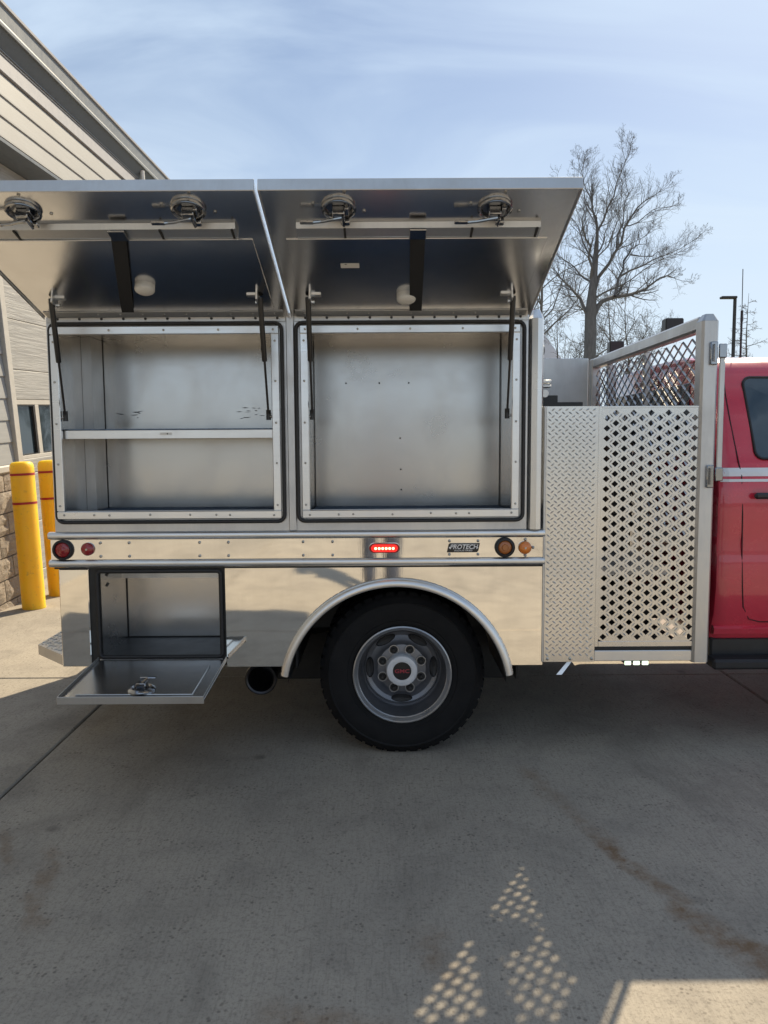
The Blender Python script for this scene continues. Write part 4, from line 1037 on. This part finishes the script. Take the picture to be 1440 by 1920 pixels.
# --- wheels
def wheel(x, y, z, flip=False):
    wh = empty('wheel', (x, y, z), (0, 0, math.pi if flip else 0), T)
    q = dict(parent=wh, local=True)
    ty = MB().lathe([(.224, .030), (.232, .012), (.246, .004), (.262, .003), (.266, -.001), (.285, -.004), (.320, -.008), (.345, -.004), (.352, -.008), (.366, .006), (.380, .016), (.390, .035), (.3935, .06), (.3935, .185), (.388, .21), (.366, .235), (.32, .248), (.26, .24), (.224, .215)], (0, 0, 0), 'Y', 72)
    tyre = ty.build('tyre', TYRE, smooth=35, **q)
    tb = MB()
    for i in range(44):
        for side in (0, 1):
            a = 2 * math.pi * (i + .5 * side) / 44; w_ = .019
            for (ra, ya, rb2, yb) in ((.392, .03 + .12 * side, .399, .09 + .12 * side),):
                vs = []
                for da in (-w_ / .39 * 1.0, w_ / .39 * 1.0):
                    ca, sa = math.cos(a + da), math.sin(a + da)
                    for r_, y_ in ((.380, ya - .012), (.3975, ya + .004), (.3975, yb + .008), (.385, yb + .012)): vs.append((r_ * ca, y_, r_ * sa))
                tb.add(vs, [(0, 1, 5, 4), (1, 2, 6, 5), (2, 3, 7, 6), (0, 3, 2, 1), (4, 5, 6, 7)])
    stuff(tb.build('tread_block', TYRE, tyre, None, True))
    rimm = MB().lathe([(.213, .020), (.206, .045), (.200, .085), (.195, .118), (.188, .126), (.182, .122), (.178, .128), (.160, .136), (.140, .130), (.126, .120), (.118, .112), (.085, .106), (.0005, .106)], (0, 0, 0), 'Y', 64)
    rim = rimm.build('rim', WHEELM, smooth=30, **q)
    MB().lathe([(.226, .02), (.2365, .004), (.2365, -.004), (.231, -.007), (.224, .000), (.219, .014), (.213, .0195)], (0, 0, 0), 'Y', 64).build('rim_lip', WHEELL, rim, 30, True)
    # hand holes: oval cups
    for ang in (0, 60, 120, 180, 270):
        a = R(ang); er = Vector((math.cos(a), 0, math.sin(a))); et = Vector((-math.sin(a), 0, math.cos(a))); c = er * .157; c.y = .1285
        m = MB(); n = 18; vs = []
        for s, dy2 in ((1.12, .002), (1.0, -.0035), (.9, .0), (.0, .003)):
            for k in range(n): t = 2 * math.pi * k / n; p = c + er * (.0185 * s * math.cos(t)) + et * (.047 * s * math.sin(t)); vs.append((p.x, p.y + dy2, p.z))
        fs = [(j * n + k, j * n + (k + 1) % n, (j + 1) * n + (k + 1) % n, (j + 1) * n + k) for j in range(3) for k in range(n)]
        m.add(vs, fs).build('hand_hole', RUBBER, rim, 40, True)
    for k in range(8):
        a = R(22.5 + 45 * k); cx, cz = .102 * math.cos(a), .102 * math.sin(a)
        m = MB(); m.lathe([(.022, .006), (.0245, -.004), (.0205, -.004), (.0190, .003)], (cx, .104, cz), 'Y', 16).build('nut_pocket', WHEELL, rim, 40, True)
        m = MB(); m.lathe([(.0190, .001), (.0005, .001)], (cx, .104, cz), 'Y', 14); m.lathe([(.0105, .0), (.0105, -.014), (.006, -.018), (.0005, -.018)], (cx, .104, cz), 'Y', 6).build('wheel_nut', DARKBOX, rim, 20, True)
    hc = MB().lathe([(.079, .105), (.078, .070), (.073, .058), (.060, .054), (.046, .0555), (.0445, .058)], (0, 0, 0), 'Y', 40).build('hub_cap', HUBM, rim, 35, True)
    em = MB().lathe([(.0445, .058), (.043, .0565), (.0005, .056)], (0, 0, 0), 'Y', 30).build('emblem_disc', BADGE, rim, 35, True)
    me = text_mesh('GMC', 0.026, xs=1.25, offset=0.0006); me.materials.append(REDT)
    link('emblem_lettering', me, rim, (0.0, .0545, 0.0), True)
    return wh
w1 = wheel(0.083, 3.585, .392)
def place(src, x, y, z, rz):
    c = copy_tree(src); c.location = Vector((x, y, z)) - Vector((.3, 4.65, 0)); c.rotation_euler = (0, 0, rz); return c
place(w1, .083, 5.715, .392, math.pi); place(w1, .083, 4.14, .392, math.pi); place(w1, .083, 5.16, .392, 0)
place(w1, 4.75, 3.72, .392, 0); place(w1, 4.75, 5.58, .392, math.pi)

# ------------------------------------------------------------------ trees and distance
MINR = .0038
def grow_twig(mb, p, d, L, r, depth, rg, up=0.12, spread=0.7):
    n = 4 if depth > 1 else 3; pts = [p]; rr = [r]; dd_ = d.copy()
    for i in range(n):
        dd_ = (dd_ + Vector((rg.gauss(0, .16), rg.gauss(0, .16), rg.gauss(0, .13) + up))).normalized()
        pts.append(pts[-1] + dd_ * (L / n)); rr.append(r * (1 - (i + 1) / n * .62))
    mb.tube(pts, rr, 5 if depth > 2 else (4 if depth > 1 else 3), False)
    if depth <= 0: return
    k = {4: 7, 3: 7, 2: 6, 1: 4}.get(depth, 4)
    for i in range(k):
        t = 0.22 + 0.76 * (i + rg.random() * .8) / k; j = min(int(t * n), n - 1); f = t * n - j
        q = pts[j].lerp(pts[j + 1], f); base = (pts[j + 1] - pts[j]).normalized()
        az = rg.uniform(0, 2 * math.pi); u = base.cross(Vector((0.3, 0.2, 1))).normalized(); v = base.cross(u)
        side = (u * math.cos(az) + v * math.sin(az)); nd = (base * (1 - spread * .55) + side * spread).normalized()
        grow_twig(mb, q, nd, L * rg.uniform(.34, .58) * (1.1 - .35 * t), max(rr[j] * .48, MINR), depth - 1, rg, up, spread)

def limbs_to_tree(name, label, base_px, limbs, Y, scale, trunk, seed, group=None, mat=BARK):
    """limbs: polylines in metres (x, z) in the tree's own plane, with the depth they lean to"""
    rg = random.Random(seed)
    root = empty(name, (base_px[0], Y, 0)); tag(root, label, 'tree', group)
    tr = MB(); cr = MB()
    pts, rads = trunk
    tr.tube([(x, 0, z) for x, z in pts], rads, 12)
    tr.build('trunk', mat, root, 60, True)
    for line, r0, lean in limbs:
        L3 = []; tot = len(line) - 1
        for i, (x, z) in enumerate(line): L3.append(Vector((x, lean * (i / tot) ** 1.1, z)))
        # refine with wobble
        P2 = [L3[0]]
        for a, b in zip(L3, L3[1:]):
            for t in (.5, 1.0):
                p = a.lerp(b, t)
                if t < 1: p = p + Vector((rg.gauss(0, .07), rg.gauss(0, .07), rg.gauss(0, .05)))
                P2.append(p)
        nP = len(P2); r0 *= .80; rr = [max(.010, r0 * (1 - .90 * (i / (nP - 1)) ** .8)) for i in range(nP)]
        cr.tube(P2, rr, 7, False)
        length = sum((b - a).length for a, b in zip(P2, P2[1:]))
        k = max(8, int(length / .20))
        for i in range(k):
            t = .18 + .82 * (i + rg.random()) / k; j = min(int(t * (nP - 1)), nP - 2); q = P2[j].lerp(P2[j + 1], t * (nP - 1) - j)
            base = (P2[j + 1] - P2[j]).normalized(); az = rg.uniform(0, 2 * math.pi)
            u = base.cross(Vector((.2, .9, .3))).normalized(); v = base.cross(u)
            nd = (base * .75 + (u * math.cos(az) + v * math.sin(az)) * .75 + Vector((0, 0, .18))).normalized()
            grow_twig(cr, q, nd, rg.uniform(.9, 2.0) * (1.15 - .45 * t) * scale, max(rr[j] * .42, .009), 3 if rg.random() < .14 else 2, rg, .13, .66)
        grow_twig(cr, P2[-1], (P2[-1] - P2[-2]).normalized(), 1.0 * scale, rr[-1], 3, rg, .10, .62)
    cr.build('crown', mat, root, None, True)
    return root

# hero tree: 34 m off, limbs laid out in its own upright plane (x from the trunk foot, z up)
TY = 34.0; K_ = TY / 1440.0
def HP(*pp):       # drawing units of a 2.667x sketch of the tree to metres from its foot
    pp = [(548 + (x - 548) * .86, 985 + (y - 985) * .82) if y < 985 else (x, y) for x, y in pp]
    return [((900 + x / 2.667 - 1104) * K_ * .985, 1.5 + (829 - 2 - (220 + y / 2.667)) * K_ * .985) for x, y in pp]
trunk_line = [(0.0, 0.0)] + HP((548, 1175), (548, 985), (556, 850), (568, 700), (576, 560))
trunk = (trunk_line, [.38, .265, .25, .18, .13, .09])
limbs = [
    (HP((576, 560), (580, 440), (560, 320), (530, 220), (525, 130)), .095, 1.0),
    (HP((575, 600), (600, 450), (640, 330), (655, 230), (680, 150)), .075, -1.6),
    (HP((532, 990), (495, 890), (440, 810), (385, 735), (355, 680)), .12, 1.2),
    (HP((532, 985), (470, 950), (412, 908)), .05, -.6),
    (HP((545, 780), (520, 665), (490, 570), (455, 470), (430, 400)), .095, -1.4),
    (HP((548, 800), (500, 740), (440, 640), (400, 560)), .07, 1.8),
    (HP((562, 1000), (615, 915), (690, 885), (800, 865), (890, 828), (935, 790), (1020, 745), (1085, 765)), .155, .8),
    (HP((685, 885), (720, 770), (765, 650), (830, 565), (900, 490), (960, 450)), .085, 2.2),
    (HP((570, 850), (640, 700), (700, 585), (740, 450), (800, 370), (880, 320)), .11, -1.2),
    (HP((690, 600), (735, 450), (755, 310), (775, 195)), .06, .9),
    (HP((575, 640), (640, 540), (690, 420), (720, 300)), .06, 2.2),
    (HP((720, 765), (820, 722), (930, 675), (1040, 620)), .06, -1.6),
    (HP((565, 900), (640, 860), (730, 820), (830, 745), (950, 700)), .06, -2.4),
    (HP((560, 700), (610, 620), (630, 500), (610, 380)), .05, -2.6),
    (HP((568, 730), (540, 600), (520, 480), (500, 370), (470, 300)), .07, 2.4),
    (HP((770, 640), (850, 640), (960, 600), (1010, 640)), .045, 1.0),
    (HP((740, 470), (800, 460), (870, 400), (930, 400)), .045, -.8),
    (HP((573, 480), (520, 380), (470, 280), (440, 180)), .05, -1.0),
]
limbs_to_tree('bare_tree', 'tall bare spreading tree behind the body, dark trunk forking low', (1104 * 0 + (1104 - 720) * K_ * .992, 0), limbs, TY, 0.78, trunk, 21)

def simple_tree(name, label, x, y, h, seed, spread=.65, mat=BARK2, dens=13, conic=False, group='bare trees in the distance'):
    rg = random.Random(seed); root = empty(name, (x, y, 0)); tag(root, label, 'tree', group)
    n = 8; pts = [Vector((0, 0, 0))]
    for i in range(n): pts.append(pts[-1] + Vector((rg.gauss(0, .02 * h / n * 3), rg.gauss(0, .02 * h / n * 3), h / n)))
    r0 = h * .012; rr = [r0 * (1 - .93 * i / n) for i in range(n + 1)]
    MB().tube(pts, rr, 8, False).build('trunk', mat, root, 60, True)
    cr = MB()
    for i in range(dens):
        t = (.22 if not conic else .12) + (.76 if not conic else .84) * i / dens; j = min(int(t * n), n - 1); q = pts[j].lerp(pts[j + 1], t * n - j); az = rg.uniform(0, 2 * math.pi)
        d = Vector((math.cos(az) * spread * 1.3, math.sin(az) * spread * 1.3, .75 if not conic else .12)).normalized()
        L = h * (.40 * (1.15 - t) + .08) if not conic else h * (.26 * (1.02 - t) + .02)
        grow_twig(cr, q, d, L, max(rr[j] * .5, .02), 3 if not conic else 2, rg, .09 if not conic else .03, .7)
    cr.build('crown', mat, root, None, True); return root
MINR = .011
simple_tree('bare_tree', 'bare tree whose twiggy top shows just left of the tall tree', 12.6, 62.0, 20.5, 31, .7, BARK2, 12)
simple_tree('bare_tree', 'bare tree whose twig tips peep over the open forward lift door', 8.8, 61.0, 20.2, 32, .5, BARK2, 10)
simple_tree('bare_tree', 'round bare tree low behind the rack, right of the tall trunk', 19.0, 60.0, 13.0, 33, .75, BARK2, 13)
simple_tree('bare_tree', 'slim bare tree standing against the tall tree trunk on its right', 15.0, 52.0, 12.0, 36, .55, BARK2, 10)
simple_tree('bare_tree', 'small bare tree between the corner post and the tall trunk', 12.4, 56.0, 11.0, 34, .8, BARK2, 8)
simple_tree('bare_tree', 'conical leafless tree right of the lamp post above the cab', 28.2, 60.0, 12.6, 35, .85, BARK2, 46, True)

# pole light far behind the cab
lp = empty('street_lamp', (15.28, 34.0, 0)); tag(lp, 'dark pole light with flat head above the cab roof', 'street lamp')
MB().tube([(0, 0, -.2), (0, 0, 7.62)], [.085, .07], 10).build('pole', POSTM, lp, 60, True)
MB().box(-.62, .05, -.14, .14, 7.60, 7.70, .02).build('lamp_head', POSTM, lp, None, True)
# pale fabric-roofed shed beyond
sd_ = empty('salt_shed', (8.6, 60.0, 0)); tag(sd_, 'pale pitched fabric roof showing past the corner post', 'shed')
MB().prism([(-5.9, 6.8), (5.9, 6.8), (2.4, 11.6), (-2.4, 11.6)], 0, 8).build('roof', TENT, sd_, None, True)
MB().box(-5.7, 5.7, .1, 7.9, -.2, 6.79).build('wall', FRIEZE, sd_, None, True)

# ------------------------------------------------------------------ the photographer, who shows as a reflection in the polished side
def skinned(name, verts, edges, radii, mat, parent, sub=2):
    me = bpy.data.meshes.new(name); me.from_pydata(verts, edges, []); o = bpy.data.objects.new(name, me); C.objects.link(o)
    o.modifiers.new('s', 'SKIN'); 
    for i, x in enumerate(radii): me.skin_vertices[0].data[i].radius = (x, x) if not isinstance(x, tuple) else x
    me.skin_vertices[0].data[0].use_root = True
    su = o.modifiers.new('d', 'SUBSURF'); su.levels = sub; su.render_levels = sub
    bpy.context.view_layer.update()
    m2 = bpy.data.meshes.new_from_object(o.evaluated_get(bpy.context.evaluated_depsgraph_get())); bpy.data.objects.remove(o)
    m2.name = name; m2.materials.clear(); m2.materials.append(mat); m2.polygons.foreach_set('use_smooth', [True] * len(m2.polygons))
    r_ = bpy.data.objects.new(name, m2); C.objects.link(r_); r_.parent = parent; return r_
pm = empty('person', (-0.03, -0.50, 0)); tag(pm, 'person in dark jacket and jeans holding a phone, mirrored in the polished side', 'person')
SKIN = plain('skin', (.50, .30, .22), .5, 0, .06); JEAN = plain('denim', (.035, .045, .075), .8, 0, .3, .2); JACK = plain('dark_jacket', (.045, .045, .055), .7, 0, .2); HAIR = plain('dark_hair', (.03, .022, .018), .6)
V = [(0, 0, .95), (0, 0, 1.12), (0, .01, 1.30), (0, .0, 1.42), (0, .015, 1.50), (0, .03, 1.57), (0, .04, 1.66), (0, .035, 1.71)]
Rd = [(.15, .11), (.14, .10), (.16, .105), (.10, .075), (.052, .052), (.066, .078), (.076, .092), (.05, .06)]
Ed = [(i, i + 1) for i in range(7)]
for sg in (-1, 1):
    b = len(V); V += [(sg * .175, 0, 1.40), (sg * .235, .06, 1.14), (sg * .12, .27, 1.34), (sg * .085, .33, 1.41)]; Rd += [.056, .043, .031, (.036, .02)]
    Ed += [(3, b), (b, b + 1), (b + 1, b + 2), (b + 2, b + 3)]
    b = len(V); V += [(sg * .095, 0, .86), (sg * .105, .015, .48), (sg * .105, -.02, .10), (sg * .11, .10, .045)]; Rd += [.088, .060, .042, (.04, .035)]
    Ed += [(0, b), (b, b + 1), (b + 1, b + 2), (b + 2, b + 3)]
skinned('body', V, Ed, Rd, SKIN, pm)
jv = [(0, 0, .93), (0, 0, 1.12), (0, .01, 1.30), (0, .0, 1.44)]; jr = [(.172, .132), (.16, .12), (.18, .125), (.115, .088)]; je = [(0, 1), (1, 2), (2, 3)]
for sg in (-1, 1):
    b = len(jv); jv += [(sg * .18, 0, 1.405), (sg * .238, .06, 1.14), (sg * .128, .26, 1.33)]; jr += [.068, .056, .044]; je += [(3, b), (b, b + 1), (b + 1, b + 2)]
skinned('jacket', jv, je, jr, JACK, pm)
tv = [(0, 0, .99)]; tr_ = [(.16, .12)]; te = []
for sg in (-1, 1):
    b = len(tv); tv += [(sg * .095, 0, .86), (sg * .107, .015, .48), (sg * .107, -.015, .09)]; tr_ += [.104, .076, .066]; te += [(0, b), (b, b + 1), (b + 1, b + 2)]
    skinned('shoe', [(sg * .107, -.05, .045), (sg * .112, .05, .045), (sg * .118, .15, .035)], [(0, 1), (1, 2)], [(.042, .044), (.046, .043), (.042, .032)], RUBBER, pm)
    for k in range(5):
        dz = -.03 + .018 * k; base = (sg * .082, .345, 1.415 + dz)
        fv = [base, (sg * (.078 + (.012 if k == 0 else 0)), .385, 1.425 + dz), (sg * .060, .415, 1.43 + dz), (sg * .040, .418, 1.433 + dz)] if k else [base, (sg * .06, .355, 1.40), (sg * .035, .372, 1.405), (sg * .02, .385, 1.415)]
        skinned('finger', fv, [(0, 1), (1, 2), (2, 3)], [.010, .0095, .0085, .007], SKIN, pm, 1)
skinned('trousers', tv, te, tr_, JEAN, pm)
skinned('hair', [(0, .01, 1.64), (0, .0, 1.70), (0, .04, 1.745)], [(0, 1), (1, 2)], [(.080, .085), (.086, .098), (.06, .07)], HAIR, pm)
for sg in (-1, 1):
    MB().lathe([(.011, -.004), (.008, .006), (.0005, .008)], (sg * .032, .118, 1.655), 'Y', 10).build('eye', BLACKP, pm, 60, True)
    MB().lathe([(.026, -.008), (.030, 0), (.024, .010), (.0005, .008)], (sg * .082, .03, 1.64), 'X', 12).build('ear', SKIN, pm, 60, True)
skinned('nose', [(0, .105, 1.655), (0, .130, 1.622)], [(0, 1)], [.009, .014], SKIN, pm, 1)
MB().box(-.024, .024, .108, .118, 1.585, 1.593, .003).build('mouth', plain('lips', (.38, .16, .14), .5), pm, 60, True)
ph = MB().box(-.038, .038, .4, .408, -.078, .078, .004).build('phone', BLACKP, None, None, False, (0, 0, 0))
ph.location = (-0.03, -0.50, 1.46); tag(ph, 'black phone held up in both hands by the photographer', 'phone')
